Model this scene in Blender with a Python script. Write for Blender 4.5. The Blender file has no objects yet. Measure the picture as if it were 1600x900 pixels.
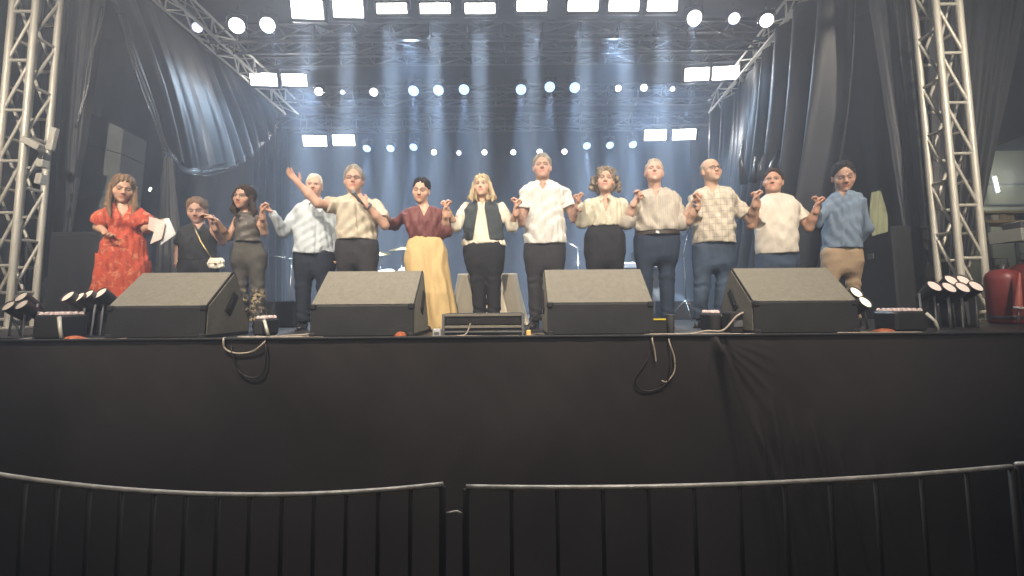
import bpy, math, random
import numpy as np
from mathutils import Vector, Matrix
R = math.radians
random.seed(7)
sc = bpy.context.scene
col = sc.collection

# ---------------------------------------------------------------- camera
CAM_Z, DECK, TH, ROLL, FPX = 2.10, 1.84, R(5.0), R(0.45), 720.0
fwd = Vector((0, math.cos(TH), math.sin(TH)))
rgt = Vector((math.cos(ROLL), 0, -math.sin(ROLL)))
rgt = (rgt - fwd * rgt.dot(fwd)).normalized()
upv = rgt.cross(fwd).normalized()
cd = bpy.data.cameras.new('camera')
cam = bpy.data.objects.new('camera', cd); col.objects.link(cam)
cam.matrix_world = Matrix(((rgt.x, upv.x, -fwd.x, 0), (rgt.y, upv.y, -fwd.y, 0), (rgt.z, upv.z, -fwd.z, CAM_Z), (0, 0, 0, 1)))
cd.sensor_width = 36; cd.lens = FPX / 1600 * 36
cd.shift_y = -38 / 1600
cd.clip_start = 0.05; cd.clip_end = 500
sc.camera = cam

def at(px, py, Y):
    """world point seen at photo pixel (px, py) at world depth Y"""
    d = fwd + rgt * ((px - 800) / FPX) + upv * (-(py - 412) / FPX)
    d = d * (Y / d.y)
    return Vector((d.x, d.y, d.z + CAM_Z))
def floor_pt(px, Y, z=DECK):
    lo, hi = 0, 2000
    for _ in range(30):
        m = (lo + hi) / 2
        if at(px, m, Y).z > z: lo = m
        else: hi = m
    return at(px, lo, Y)

# ---------------------------------------------------------------- world, exposure
w = bpy.data.worlds.new("World"); sc.world = w; w.use_nodes = True
wn = w.node_tree.nodes; wn.clear()
wo = wn.new('ShaderNodeOutputWorld'); wb = wn.new('ShaderNodeBackground')
sky = wn.new('ShaderNodeTexSky'); sky.sky_type = 'NISHITA'; sky.sun_disc = False
sky.sun_elevation = R(-4); sky.sun_rotation = R(200)
wb.inputs['Strength'].default_value = 0.02
w.node_tree.links.new(sky.outputs[0], wb.inputs[0]); w.node_tree.links.new(wb.outputs[0], wo.inputs[0])
sc.view_settings.view_transform = 'Standard'; sc.view_settings.look = 'None'
sc.view_settings.exposure = 0.0; sc.view_settings.gamma = 1.0
sc.cycles.use_denoising = True
sc.cycles.max_bounces = 5; sc.cycles.diffuse_bounces = 3; sc.cycles.glossy_bounces = 3
sc.cycles.transmission_bounces = 4; sc.cycles.volume_bounces = 0; sc.cycles.transparent_max_bounces = 8
sc.cycles.sample_clamp_indirect = 4.0
sc.cycles.caustics_reflective = False; sc.cycles.caustics_refractive = False

def lamp(name, kind, loc, target, power, color, size=None, spot=None, blend=0.5, radius=0.06):
    ld = bpy.data.lights.new(name, kind); ld.energy = power; ld.color = color
    if kind == 'SPOT':
        ld.spot_size = R(spot); ld.spot_blend = blend; ld.shadow_soft_size = radius
    if kind == 'POINT': ld.shadow_soft_size = radius
    o = bpy.data.objects.new(name, ld); col.objects.link(o); o.location = loc
    if target is not None:
        o.rotation_euler = (Vector(target) - Vector(loc)).to_track_quat('-Z', 'Y').to_euler()
    return o
WARM = (1.0, 0.86, 0.69); COOL = (0.56, 0.77, 1.0); WHITE = (0.93, 0.96, 1.0)
# warm front wash: unseen lamps over the crowd side, out of the frame
for x, y, z, tx, ty, tz, p, sp in ((-4.4, 0.6, 5.9, -5.2, 5.6, 4.2, 2000, 66), (-2.7, 1.3, 5.7, -2.0, 4.9, 2.9, 1250, 92), (1.8, 1.3, 5.7, 1.2, 4.9, 2.9, 1250, 92), (4.5, 0.6, 5.9, 5.3, 5.6, 4.2, 2000, 66),
                                   (-3.2, -3.4, 5.3, -2.9, 4.9, 2.9, 1300, 38), (-0.4, -3.4, 5.3, -0.1, 5.4, 2.8, 1600, 36), (2.2, -3.4, 5.3, 2.9, 4.9, 2.9, 1350, 38)):
    lamp('front_wash_lamp', 'SPOT', (x, y, z), (tx, ty, tz), p, WARM, spot=sp, blend=0.9, radius=0.05)

# ---------------------------------------------------------------- materials
def mat(name, base, rough=0.6, metal=0.0, var=0.15, vscale=6.0, bump=0.0, bscale=40.0, emit=None, estr=0.0,
        spec=0.5, sheen=0.0, stretch=(1, 1, 1), coat=0.0):
    m = bpy.data.materials.new(name); m.use_nodes = True
    nt = m.node_tree; n = nt.nodes; L = nt.links
    b = n['Principled BSDF']
    b.inputs['Roughness'].default_value = rough; b.inputs['Metallic'].default_value = metal
    b.inputs['Specular IOR Level'].default_value = spec
    if sheen: b.inputs['Sheen Weight'].default_value = sheen
    if coat: b.inputs['Coat Weight'].default_value = coat
    tc = n.new('ShaderNodeTexCoord'); mp = n.new('ShaderNodeMapping'); mp.inputs['Scale'].default_value = stretch
    L.new(tc.outputs['Object'], mp.inputs[0])
    nz = n.new('ShaderNodeTexNoise'); nz.inputs['Scale'].default_value = vscale; nz.inputs['Detail'].default_value = 5
    L.new(mp.outputs[0], nz.inputs['Vector'])
    mx = n.new('ShaderNodeMix'); mx.data_type = 'RGBA'
    c = np.array(base[:3])
    mx.inputs[6].default_value = (*np.clip(c * (1 - var), 0, 1), 1)
    mx.inputs[7].default_value = (*np.clip(c * (1 + var), 0, 1), 1)
    rm = n.new('ShaderNodeMapRange'); rm.inputs[1].default_value = 0.35; rm.inputs[2].default_value = 0.65
    L.new(nz.outputs['Fac'], rm.inputs[0]); L.new(rm.outputs[0], mx.inputs[0]); L.new(mx.outputs[2], b.inputs['Base Color'])
    if bump:
        nb = n.new('ShaderNodeTexNoise'); nb.inputs['Scale'].default_value = bscale; nb.inputs['Detail'].default_value = 4
        L.new(mp.outputs[0], nb.inputs['Vector'])
        bp = n.new('ShaderNodeBump'); bp.inputs['Strength'].default_value = bump; bp.inputs['Distance'].default_value = 0.01
        L.new(nb.outputs['Fac'], bp.inputs['Height']); L.new(bp.outputs[0], b.inputs['Normal'])
    if emit is not None:
        b.inputs['Emission Color'].default_value = (*emit, 1); b.inputs['Emission Strength'].default_value = estr
    m['col'] = mx.name
    return m
def node_out(m):
    return m.node_tree.nodes[m['col']]

M = {}
M['deck'] = mat('stage deck black ply', (0.035, 0.033, 0.032), 0.45, var=0.4, vscale=3, bump=0.15, bscale=30)
M['skirt'] = mat('black stage skirt cloth', (0.028, 0.0245, 0.0255), 0.8, var=0.22, vscale=1.1, bump=0.10, bscale=160, spec=0.25)
M['drape'] = mat('black plastic drape', (0.035, 0.038, 0.044), 0.50, var=0.35, vscale=1.5, bump=0.3, bscale=7, spec=0.3, stretch=(1, 1, 0.3))
M['plastic'] = mat('glossy black plastic film', (0.03, 0.032, 0.036), 0.27, var=0.3, vscale=2, bump=0.8, bscale=12, spec=0.6)
M['backdrape'] = mat('black back drape', (0.03, 0.033, 0.04), 0.75, var=0.3, vscale=0.8, bump=0.3, bscale=4, stretch=(1, 1, 0.2))
M['roofcloth'] = mat('dark roof cloth', (0.04, 0.042, 0.05), 0.8, var=0.3, vscale=1)
M['ground'] = mat('dusty asphalt ground', (0.10, 0.085, 0.07), 0.9, var=0.3, vscale=3, bump=0.3, bscale=60)
M['alu'] = mat('dull aluminium truss', (0.62, 0.60, 0.53), 0.45, metal=0.2, var=0.14, vscale=8, bump=0.08, bscale=30)
M['darkalu'] = mat('shaded grey aluminium', (0.16, 0.165, 0.18), 0.5, metal=0.4, var=0.15)  # darker copy of the truss aluminium; dimness of the roof trusses put into colour
M['steel'] = mat('galvanised barrier steel', (0.78, 0.76, 0.72), 0.35, metal=0.25, var=0.2, vscale=14, bump=0.1)
M['shadesteel'] = mat('shaded barrier steel', (0.017, 0.016, 0.016), 0.6, var=0.3)  # barrier steel with the shade on unlit bars and posts put into its colour
M['box'] = mat('worn speaker carpet', (0.20, 0.188, 0.158), 0.85, var=0.08, vscale=25, bump=0.5, bscale=120, spec=0.25)
M['boxdark'] = mat('black speaker paint', (0.016, 0.017, 0.020), 0.7, var=0.25, vscale=6, bump=0.3, bscale=90)
M['grille'] = mat('black steel grille', (0.02, 0.02, 0.022), 0.5, metal=0.4, var=0.3, bump=0.6, bscale=150)
M['fixture'] = mat('black lamp housing', (0.025, 0.025, 0.028), 0.45, var=0.2)
M['chrome'] = mat('chrome', (0.75, 0.75, 0.76), 0.15, metal=1.0, var=0.05)
M['cym'] = mat('brass cymbal', (0.65, 0.5, 0.22), 0.3, metal=1.0, var=0.08)
M['drum'] = mat('dark drum shell', (0.04, 0.035, 0.04), 0.25, var=0.2)
M['skinhead'] = mat('white drum head', (0.55, 0.55, 0.52), 0.5, var=0.05)
M['cable'] = mat('pale cable', (0.42, 0.36, 0.30), 0.6, var=0.15)
M['cabledark'] = mat('black cable', (0.012, 0.012, 0.012), 0.5, var=0.1)
M['tablecloth'] = mat('cream tablecloth', (0.84, 0.76, 0.60), 0.85, var=0.04, bump=0.2, bscale=60)
M['orange'] = mat('orange cloth', (0.42, 0.12, 0.05), 0.7, var=0.2, bump=0.4, bscale=40)
M['red'] = mat('red drum paint', (0.17, 0.022, 0.02), 0.45, var=0.25, vscale=4)
M['redwhite'] = mat('faded red cone', (0.35, 0.09, 0.07), 0.6, var=0.2)
M['pvwall'] = mat('grey green rendered wall', (0.30, 0.31, 0.24), 0.85, var=0.15, vscale=1.5, bump=0.2)
M['wood'] = mat('pale wood', (0.45, 0.36, 0.2), 0.6, var=0.2)
M['whiteboard'] = mat('white painted board', (0.62, 0.64, 0.60), 0.6, var=0.06)
M['greensheet'] = mat('pale green sheet', (0.20, 0.22, 0.13), 0.7, var=0.12)
M['greypanel'] = mat('grey cloth panel', (0.10, 0.11, 0.11), 0.8, var=0.15, vscale=2, bump=0.15, bscale=70)
M['paper'] = mat('pinkish paper', (0.60, 0.48, 0.44), 0.8, var=0.05)
M['paperwhite'] = mat('white paper', (0.52, 0.53, 0.54), 0.8, var=0.05)
def emis(name, c, s):
    m = bpy.data.materials.new(name); m.use_nodes = True
    n = m.node_tree.nodes; b = n['Principled BSDF']; b.inputs['Base Color'].default_value = (*[x * .5 for x in c], 1)
    b.inputs['Emission Color'].default_value = (*c, 1); b.inputs['Emission Strength'].default_value = s
    return m
M['blind'] = emis('lit blinder lens', (1, 0.98, 0.95), 14)
M['blindwarm'] = emis('lit warm blinder lens', (1, 0.97, 0.84), 12)
M['lensblue'] = emis('lit pale blue lens', (0.46, 0.66, 1.0), 2.1)
M['lenswhite'] = emis('lit white lens', (1, 0.97, 0.97), 10)
M['lensdim'] = emis('dim lens', (0.75, 0.78, 1.0), 2.0)
M['disc'] = emis('warm floor lamp lens', (1.0, 0.80, 0.66), 0.75)
M['discdim'] = emis('dim floor lamp lens', (1.0, 0.85, 0.72), 0.22)
M['disclit'] = emis('bright floor lamp lens', (1.0, 0.86, 0.62), 1.6)
M['tube'] = emis('lit fluorescent tube', (1.0, 1.0, 0.9), 6)
M['gem'] = mat('faceted clear lenses', (0.6, 0.48, 0.46), 0.12, var=0.3, vscale=30, spec=1.0, emit=(1, .75, .7), estr=0.12)

# ---------------------------------------------------------------- object helpers
def tag(o, label=None, cat=None, group=None, kind=None):
    if label: o['label'] = label
    if cat: o['category'] = cat
    if group: o['group'] = group
    if kind: o['kind'] = kind
    return o
def link(name, me, m, parent=None):
    o = bpy.data.objects.new(name, me); col.objects.link(o)
    if m is not None and not me.materials: me.materials.append(m)
    if parent is not None: o.parent = parent
    return o
def empty(name, loc, label, cat, group=None, rz=0.0):
    o = bpy.data.objects.new(name, None); col.objects.link(o)
    o.empty_display_size = 0.1
    o.location = loc; o.rotation_euler = (0, 0, rz)
    return tag(o, label, cat, group)
class MB:
    def __init__(s): s.v = []; s.f = []; s.sm = []
    def add(s, vs, fs, smooth=False):
        k = len(s.v); s.v += [tuple(v) for v in vs]; s.f += [tuple(i + k for i in f) for f in fs]; s.sm += [smooth] * len(fs)
        return s
    def box(s, c, sz, rot=None, bev=0.0):
        c = Vector(c); hx, hy, hz = [q / 2 for q in sz]
        rot = rot or Matrix.Identity(3)
        if bev <= 0:
            P = [(x, y, z) for x in (-hx, hx) for y in (-hy, hy) for z in (-hz, hz)]
            F = [(0, 1, 3, 2), (4, 6, 7, 5), (0, 4, 5, 1), (2, 3, 7, 6), (0, 2, 6, 4), (1, 5, 7, 3)]
            return s.add([c + rot @ Vector(p) for p in P], F)
        b = bev; P = []; idx = {}
        for sx in (-1, 1):
            for sy in (-1, 1):
                for sz_ in (-1, 1):
                    for ax in range(3):
                        h = [hx - b, hy - b, hz - b]; h[ax] += b
                        idx[(sx, sy, sz_, ax)] = len(P); P.append((sx * h[0], sy * h[1], sz_ * h[2]))
        F = []
        for ax in range(3):
            o = [a for a in range(3) if a != ax]
            for sg in (-1, 1):
                q = []
                for a, b_ in ((-1, -1), (1, -1), (1, 1), (-1, 1)):
                    t = [0, 0, 0]; t[ax] = sg; t[o[0]] = a; t[o[1]] = b_
                    q.append(idx[(*t, ax)])
                F.append(q)
        for ax in range(3):      # edges parallel to ax
            o = [a for a in range(3) if a != ax]
            for a in (-1, 1):
                for b_ in (-1, 1):
                    q = []
                    for (e, fx) in ((-1, o[0]), (1, o[0]), (1, o[1]), (-1, o[1])):
                        t = [0, 0, 0]; t[ax] = e; t[o[0]] = a; t[o[1]] = b_
                        q.append(idx[(*t, fx)])
                    F.append(q)
        for sx in (-1, 1):
            for sy in (-1, 1):
                for sz_ in (-1, 1): F.append([idx[(sx, sy, sz_, a)] for a in range(3)])
        return s.add([c + rot @ Vector(p) for p in P], F)
    def tube(s, pts, r, n=8, cap=True, smooth=True):
        pts = [Vector(p) for p in pts]; rs = r if isinstance(r, (list, tuple)) else [r] * len(pts)
        vs = []; fs = []; ref = None
        for i, p in enumerate(pts):
            t = (pts[min(i + 1, len(pts) - 1)] - pts[max(i - 1, 0)]).normalized()
            if ref is None: ref = Vector((0, 0, 1)) if abs(t.z) < 0.9 else Vector((1, 0, 0))
            a = t.cross(ref).normalized(); b = t.cross(a); ref = -b if False else ref
            for k in range(n):
                th = 2 * math.pi * k / n
                vs.append(p + (a * math.cos(th) + b * math.sin(th)) * rs[i])
        for i in range(len(pts) - 1):
            for k in range(n):
                fs.append((i * n + k, i * n + (k + 1) % n, (i + 1) * n + (k + 1) % n, (i + 1) * n + k))
        if cap: fs.append(tuple(range(n))[::-1]); fs.append(tuple((len(pts) - 1) * n + k for k in range(n)))
        return s.add(vs, fs, smooth)
    def lathe(s, prof, n=24, M4=None, smooth=True):
        vs = []; fs = []
        for r, z in prof:
            for k in range(n):
                th = 2 * math.pi * k / n; v = Vector((r * math.cos(th), r * math.sin(th), z))
                vs.append(M4 @ v if M4 is not None else v)
        for i in range(len(prof) - 1):
            for k in range(n): fs.append((i * n + k, i * n + (k + 1) % n, (i + 1) * n + (k + 1) % n, (i + 1) * n + k))
        return s.add(vs, fs, smooth)
    def prism(s, poly, x0, x1):
        """polygon in (y,z) extruded along x"""
        n = len(poly)
        vs = [(x0, y, z) for y, z in poly] + [(x1, y, z) for y, z in poly]
        fs = [tuple(range(n)), tuple(range(2 * n - 1, n - 1, -1))] + [(i, i + n, (i + 1) % n + n, (i + 1) % n) for i in range(n)]
        return s.add(vs, fs)
    def mesh(s, name, m):
        me = bpy.data.meshes.new(name); me.from_pydata(s.v, [], s.f); me.materials.append(m)
        me.polygons.foreach_set('use_smooth', s.sm); me.update()
        import bmesh
        bm = bmesh.new(); bm.from_mesh(me); bmesh.ops.recalc_face_normals(bm, faces=bm.faces); bm.to_mesh(me); bm.free()
        return me
    def build(s, name, m, parent=None, loc=None):
        o = link(name, s.mesh(name, m), None, parent)
        if loc is not None: o.location = loc
        return o
def dirmat(d, up=Vector((0, 0, 1))):
    """rotation with local z along d"""
    return Vector(d).to_track_quat('Z', 'Y').to_matrix()

# ---------------------------------------------------------------- the setting
ym = 3.60                                   # stage front edge
g = MB().add([(-60, -20, 0), (60, -20, 0), (60, 80, 0), (-60, 80, 0)], [(0, 1, 2, 3)])
tag(g.build('ground', M['ground']), kind='structure')
d = MB()
d.box((0, (ym + 12.2) / 2, DECK - 0.06), (14.6, 12.2 - ym, 0.12))
stage = tag(d.build('stage_deck', M['deck']), kind='structure')
def edge_z(x):
    return DECK + 0.002
# front skirt: a cloth hung from the deck edge, pulled into folds right of the centre
def skirt():
    xs = list(np.arange(-7.3, 1.0, .05)) + list(np.arange(1.0, 3.6, .011)) + list(np.arange(3.6, 7.31, .05))
    nz = 110; V = []; z0 = DECK + .012
    gx, gz = 1.545, DECK - .01                                   # where the cloth is pinched
    cre = [(9, .02, 1.9, .030, .020), (15, .02, 1.9, .050, .030), (21, .05, 1.9, .040, .018), (26, .02, .9, .018, .014), (34, .04, .8, .016, .014), (44, .05, .65, .014, .012), (56, .04, .6, .012, .011), (68, .05, .55, .010, .010), (78, .05, .5, .008, .009), (-14, .04, .35, .008, .012)]
    ple = [(1.83, .45, 1.9, .040, .035, .10), (1.95, .40, 1.9, .045, .030, .14), (2.09, .50, 1.9, .035, .032, .20), (2.24, .55, 1.9, .045, .035, .22), (2.42, .75, 1.9, .035, .035, .25), (2.66, .8, 1.9, .025, .04, .3)]
    rr = random.Random(9); soft = [(rr.uniform(-7, 7), rr.uniform(.05, .3), rr.uniform(.008, .022), rr.uniform(.08, .35), rr.uniform(-.25, .25)) for _ in range(34)]
    for x in xs:
        for j in range(nz + 1):
            t = j / nz; dn = t * (DECK + .006); z = z0 - dn; y = ym - .02
            if x < -3.2: z += t * .10 * min(1, (-3.2 - x) / .9)
            rx, rz = x - gx, dn; r = math.hypot(rx, rz)
            for an, r0, r1, am, w_ in cre:
                a = R(an); per = rx * math.cos(a) - rz * math.sin(a); al = rx * math.sin(a) + rz * math.cos(a)
                if al > 0: y -= am * min(1, al / .12) * max(0, 1 - (al / r1) ** 2) * math.exp(-(per / (w_ * (1 + al * 1.2))) ** 2) - am * .4 * math.exp(-((per - .05) / (w_ * (1 + al))) ** 2) * max(0, 1 - al / r1)
            for px_, d0, d1, am, w_, sl in ple:
                q = dn - d0
                if q > 0: y -= am * min(1, q / .35) * math.exp(-((x - px_ - sl * q * .6) / w_) ** 2)
            for sx, d0, am, w_, sl in soft:
                y -= am * min(1, max(0, dn - d0)) * math.exp(-((x - sx - sl * dn) / w_) ** 2)
            y -= .0025 * math.sin(x * 21 + 3 * math.sin(z * 4)) * math.sin(z * 9 + x)
            V.append((x, y, z))
    nx = len(xs) - 1
    F = [(i * (nz + 1) + j, i * (nz + 1) + j + 1, (i + 1) * (nz + 1) + j + 1, (i + 1) * (nz + 1) + j) for i in range(nx) for j in range(nz)]
    o = MB().add(V, F, True).build('stage_skirt', M['skirt'])
    tag(o, 'black cloth skirt hanging down the whole stage front, gathered into folds right of centre', 'stage skirt')
skirt()
# hem tape along the edge
h = MB(); h.box((0, ym - 0.018, DECK + 0.010), (14.6, 0.05, 0.016), bev=0.004)
h.build('edge_strip', M['boxdark'], stage)

def cloth(name, m, label, tops, bots, nu, nv, foldf, thick=0.0, cat='curtain', kind=None, normal=None):
    """ruled cloth between a top and a bottom polyline (3D), displaced along its normal by foldf(u, v)"""
    def poly(pts, u):
        L = [0]
        for a, b in zip(pts, pts[1:]): L.append(L[-1] + (Vector(b) - Vector(a)).length)
        s = u * L[-1]
        for k in range(len(pts) - 1):
            if s <= L[k + 1] or k == len(pts) - 2:
                t = (s - L[k]) / max(1e-6, L[k + 1] - L[k]); return Vector(pts[k]).lerp(Vector(pts[k + 1]), t)
    nrm = Vector(normal).normalized()
    V = []
    for i in range(nu + 1):
        u = i / nu; a = poly(tops, u); b = poly(bots, u)
        for j in range(nv + 1):
            v = j / nv; p = a.lerp(b, v) + nrm * foldf(u, v); V.append(p)
    F = [(i * (nv + 1) + j, i * (nv + 1) + j + 1, (i + 1) * (nv + 1) + j + 1, (i + 1) * (nv + 1) + j) for i in range(nu) for j in range(nv)]
    o = MB().add(V, F, True).build(name, m)
    if kind: return tag(o, label, cat, kind=kind)
    return tag(o, label, cat)
def folds(n, a, seed, gather=0.0):
    rr = random.Random(seed); ph = [rr.uniform(0, 6.28) for _ in range(8)]; fr = [n * rr.uniform(.6, 1.5) for _ in range(4)]
    def f(u, v):
        w_ = u + 0.03 * math.sin(v * 3 + ph[4]) + 0.015 * math.sin(u * 17 + ph[5])
        s = 0
        for k in range(4):
            q = math.sin(w_ * fr[k] * 6.283 + ph[k] + 0.8 * math.sin(v * 2 + ph[k + 3]))
            s += (abs(q) ** 0.7 * (1 if q > 0 else -1)) / (1 + .5 * k)
        return a * s * (0.45 + 0.55 * v)
    return f
# back drape and roof
cloth('back_drape', M['backdrape'], 'black drape closing the rear of the stage behind the drums', [(-7.4, 11.9, 6.9), (7.4, 11.9, 6.9)],
      [(-7.4, 11.9, DECK + .02), (7.4, 11.9, DECK + .02)], 260, 10, folds(26, 0.05, 3), normal=(0, -1, 0))
cloth('roof_cloth', M['roofcloth'], 'dark cloth roof stretched over the stage trusses', [(-5.4, 3.3, 6.75), (5.2, 3.3, 6.75)],
      [(-5.4, 12.2, 6.75), (5.2, 12.2, 6.75)], 60, 60, lambda u, v: 0.08 * math.sin(v * 30) * math.sin(u * 9), cat='stage roof', normal=(0, 0, 1))
# outer side walls (dark cloth far out, closing the wings)
cloth('wing_drape', M['backdrape'], 'dark drape closing the left wing behind the grey panels', [(-9.6, 5.2, 7.4), (-8.2, 8.6, 7.4), (-4.3, 10.8, 7.4)],
      [(-9.6, 5.2, DECK - 1), (-8.2, 8.6, DECK - .1), (-4.3, 10.8, DECK + .02)], 200, 12, folds(18, 0.05, 5), normal=(0.8, -1, 0))
cloth('wing_drape', M['backdrape'], 'dark drape closing the right wing behind the man in the blue shirt', [(4.3, 10.8, 7.2), (6.2, 8.0, 7.2), (6.75, 7.2, 7.2)],
      [(4.3, 10.8, DECK + .02), (6.2, 8.0, DECK + .02), (6.75, 7.2, DECK + .02)], 120, 12, folds(12, 0.05, 6), normal=(-0.8, -1, 0))

# left swagged curtain hung from the side truss and tied up
TL = [at(150, -60, 4.9), at(245, 8, 5.8), at(330, 85, 7.2), at(390, 135, 8.2), at(440, 178, 9.2)]
def fl(u, v):
    f1 = folds(9, 0.050, 11)(u, v)
    k = 0.16 * math.sin(3.14 * u) * v * v * 0.8
    return f1 * (0.35 + 0.8 * (1 - abs(v - .55))) + k
cloth('swag_curtain', M['drape'], 'black curtain at the left tied up into a shiny swag', TL,
      [at(255, 238, 6.1), at(285, 262, 6.6), at(325, 268, 7.1), at(368, 256, 7.8), at(408, 222, 8.6), at(436, 184, 9.2)], 180, 80, fl, normal=(1, -0.25, 0))
# rolled shiny hem of that swag
hm = MB(); hp = []
for k in range(40):
    t = k / 39; a = [at(256, 238, 6.0), at(285, 264, 6.5), at(325, 270, 7.0), at(368, 258, 7.7), at(408, 224, 8.5), at(436, 186, 9.1)]
    s = t * 5; i = min(4, int(s)); p = a[i].lerp(a[i + 1], s - i)
    hp.append(p + Vector((0.01 * math.sin(k * 1.7), 0, 0.02 * math.sin(k * 0.5))))
hm.tube(hp, [0.026 + 0.012 * math.sin(k * .45) ** 2 for k in range(40)], 10)
for q in range(3):
    hm.tube([p + Vector((0.03, -0.03, -0.05 + 0.05 * q + 0.03 * math.sin(k * .3 + q))) for k, p in enumerate(hp)], 0.009, 6)
sw = bpy.data.objects['swag_curtain']
hm.build('rolled_hem', M['plastic'], sw)
hm = MB()
e0, e1 = at(184, 22, 5.15), at(258, 240, 6.05)
for q in range(3):
    hm.tube([e0.lerp(e1, k / 24) + Vector((0.012 * math.sin(k * .4 + q), -0.02, 0)) + Vector((0.035 * q, 0, 0)) for k in range(25)], 0.013, 6)
hm.build('taut_edge', M['plastic'], sw)
tail = cloth('tied_tail', M['drape'], None, [at(255, 246, 6.05), at(270, 246, 6.05)], [floor_pt(232, 6.2), floor_pt(300, 6.2)], 40, 40, lambda u, v: folds(3, 0.04, 77)(u, v) * (0.3 + v), cat=None, normal=(0.3, -1, 0))
tail.parent = sw
# rear-left straight drape under and behind the swag
cloth('side_drape', M['drape'], 'straight black drape at the rear left below the blinder pair', [at(395, 165, 9.7), at(440, 195, 10.1), at(480, 225, 10.9)],
      [floor_pt(385, 9.7), floor_pt(432, 10.1), floor_pt(478, 10.9)], 140, 30, folds(9, 0.07, 21), normal=(1, -1, 0))
# left cloth between tower and opening
cloth('wing_curtain', M['drape'], 'black curtain hanging just right of the left truss tower', [at(40, -80, 6.3), at(168, -40, 6.2)],
      [at(30, 470, 6.3), at(112, 400, 6.2)], 90, 60, lambda u, v: folds(5, 0.05, 31)(u, v) , normal=(0.3, -1, 0))
wc = bpy.data.objects['wing_curtain']
hm = MB(); e0, e1 = at(160, 10, 6.12), at(118, 200, 6.12)
for q in range(2): hm.tube([e0.lerp(e1, k / 20) + Vector((0.015 * math.sin(k * .5 + q) + .03 * q, 0, 0)) for k in range(21)], 0.012, 6)
hm.build('taut_edge', M['plastic'], wc)
# right curtain along the side truss
TR = [at(1108, 178, 9.4), at(1150, 140, 8.4), at(1190, 88, 7.1), at(1240, 18, 5.9), at(1345, -60, 4.9)]
cloth('long_curtain', M['drape'], 'long black curtain on the right hanging in deep folds from the side truss', TR,
      [floor_pt(1090, 9.4), floor_pt(1128, 8.4), floor_pt(1180, 7.2), floor_pt(1235, 6.4), floor_pt(1285, 6.2)], 300, 60, folds(7, 0.10, 41), normal=(-1, -0.25, 0))
cloth('wing_curtain', M['drape'], 'dark curtain swept aside between the long right curtain and the right tower', [at(1345, -70, 6.4), at(1620, -80, 6.6)],
      [at(1432, 500, 6.4), at(1500, 500, 6.6)], 120, 50, folds(8, 0.05, 51), normal=(-0.3, -1, 0))
# bunched plastic film on the right curtain
hm = MB()
for k in range(8):
    a = at(1162 + 13 * k, 288 - 3 * k, 6.25 + .3 * random.random()); b = a + Vector((random.uniform(.0, .2), 0, random.uniform(.35, .8)))
    hm.tube([a, a.lerp(b, .5) + Vector((random.uniform(-.06, .06), -.03, 0)), b], [0.05, 0.03, 0.012], 6)
o = hm.build('film_bundle', M['plastic']); tag(o, 'crumpled glossy plastic film bunched on the right curtain above the man in the white T-shirt', 'plastic film')
# awning on the far right and the wall beyond
aw = MB(); a = [at(1440, 275, 8.2), at(1600, 212, 8.2), at(1760, 150, 8.2), at(1760, -150, 8.2), at(1440, -150, 8.2)]
aw.add(a + [p + Vector((0, .03, 0)) for p in a], [(0, 1, 2, 3, 4), (9, 8, 7, 6, 5)] + [(i, (i + 1) % 5, (i + 1) % 5 + 5, i + 5) for i in range(5)])
tag(aw.build('awning', M['roofcloth']), 'black awning sheet with a slanting lower edge right of the right tower', 'awning')
b0, b1 = at(1420, 480, 13.0), at(1900, 100, 13.0)
wl = MB(); wl.box(((b0.x + b1.x) / 2 + .2, 13.1, 3.2), (b1.x - b0.x + .4, 0.2, 6.4))
wo_ = wl.build('rendered_wall', M['pvwall']); tag(wo_, 'grey green wall seen in the gap right of the right tower', 'wall')
for yy in (290, 322):
    p0, p1 = at(1500, yy, 12.96), at(1800, yy - 6, 12.96)
    MB().box(((p0.x + p1.x) / 2, 12.97, (p0.z + p1.z) / 2), (p1.x - p0.x, 0.06, 0.05)).build('rail_trim', M['darkalu'], wo_)
# ---------------------------------------------------------------- trusses
_cyl = {}
def unit_cyl(m, n=10):
    k = (m.name, n)
    if k not in _cyl:
        b = MB().tube([(0, 0, 0), (0, 0, 1)], 1.0, n)
        _cyl[k] = b.mesh('tube_' + m.name.replace(' ', '_'), m)
    return _cyl[k]
def strut(name, a, b, r, m, parent, n=10):
    a, b = Vector(a), Vector(b)
    o = bpy.data.objects.new(name, unit_cyl(m, n)); col.objects.link(o)
    q = (b - a).to_track_quat('Z', 'Y')
    o.parent = parent; o.location = a; o.rotation_mode = 'QUATERNION'; o.rotation_quaternion = q; o.scale = (r, r, (b - a).length)
    return o
def tower(label, px_front, px_out, Y, s, side, group):
    """box truss standing on the deck wing; px_front = photo x of the nearest chord at the floor"""
    p = floor_pt(px_front, Y)
    root = empty('truss_tower', (p.x, p.y, DECK), label, 'truss tower', group)
    H = 4.9; r = 0.040
    c = [(0, 0), (side * s, 0), (side * s, s), (0, s)]
    for x, y in c: strut('chord', (x, y, 0), (x, y, H), r, M['alu'], root, 14)
    pl = MB().box((side * s / 2, s / 2, 0.015), (s + 0.14, s + 0.14, 0.03), bev=0.006).build('base_plate', M['alu'], root)
    mod = 0.66; n = int(H / mod)
    for fc in range(4):
        a, b = c[fc], c[(fc + 1) % 4]
        off = (0.0, 0.33, 0.0, 0.33)[fc]
        for k in range(n + 1):
            z = 0.12 + k * mod + off
            if z > H: continue
            strut('rung', (*a, z), (*b, z), 0.020, M['alu'], root, 8)
            if z + mod < H: strut('diagonal', (*b, z), (*a, z + mod), 0.018, M['alu'], root, 8)
    return root
tower('pale aluminium box truss tower standing at the left edge of the stage', 12, 0, 5.65, 0.30, -1, 'truss towers beside the stage')
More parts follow.
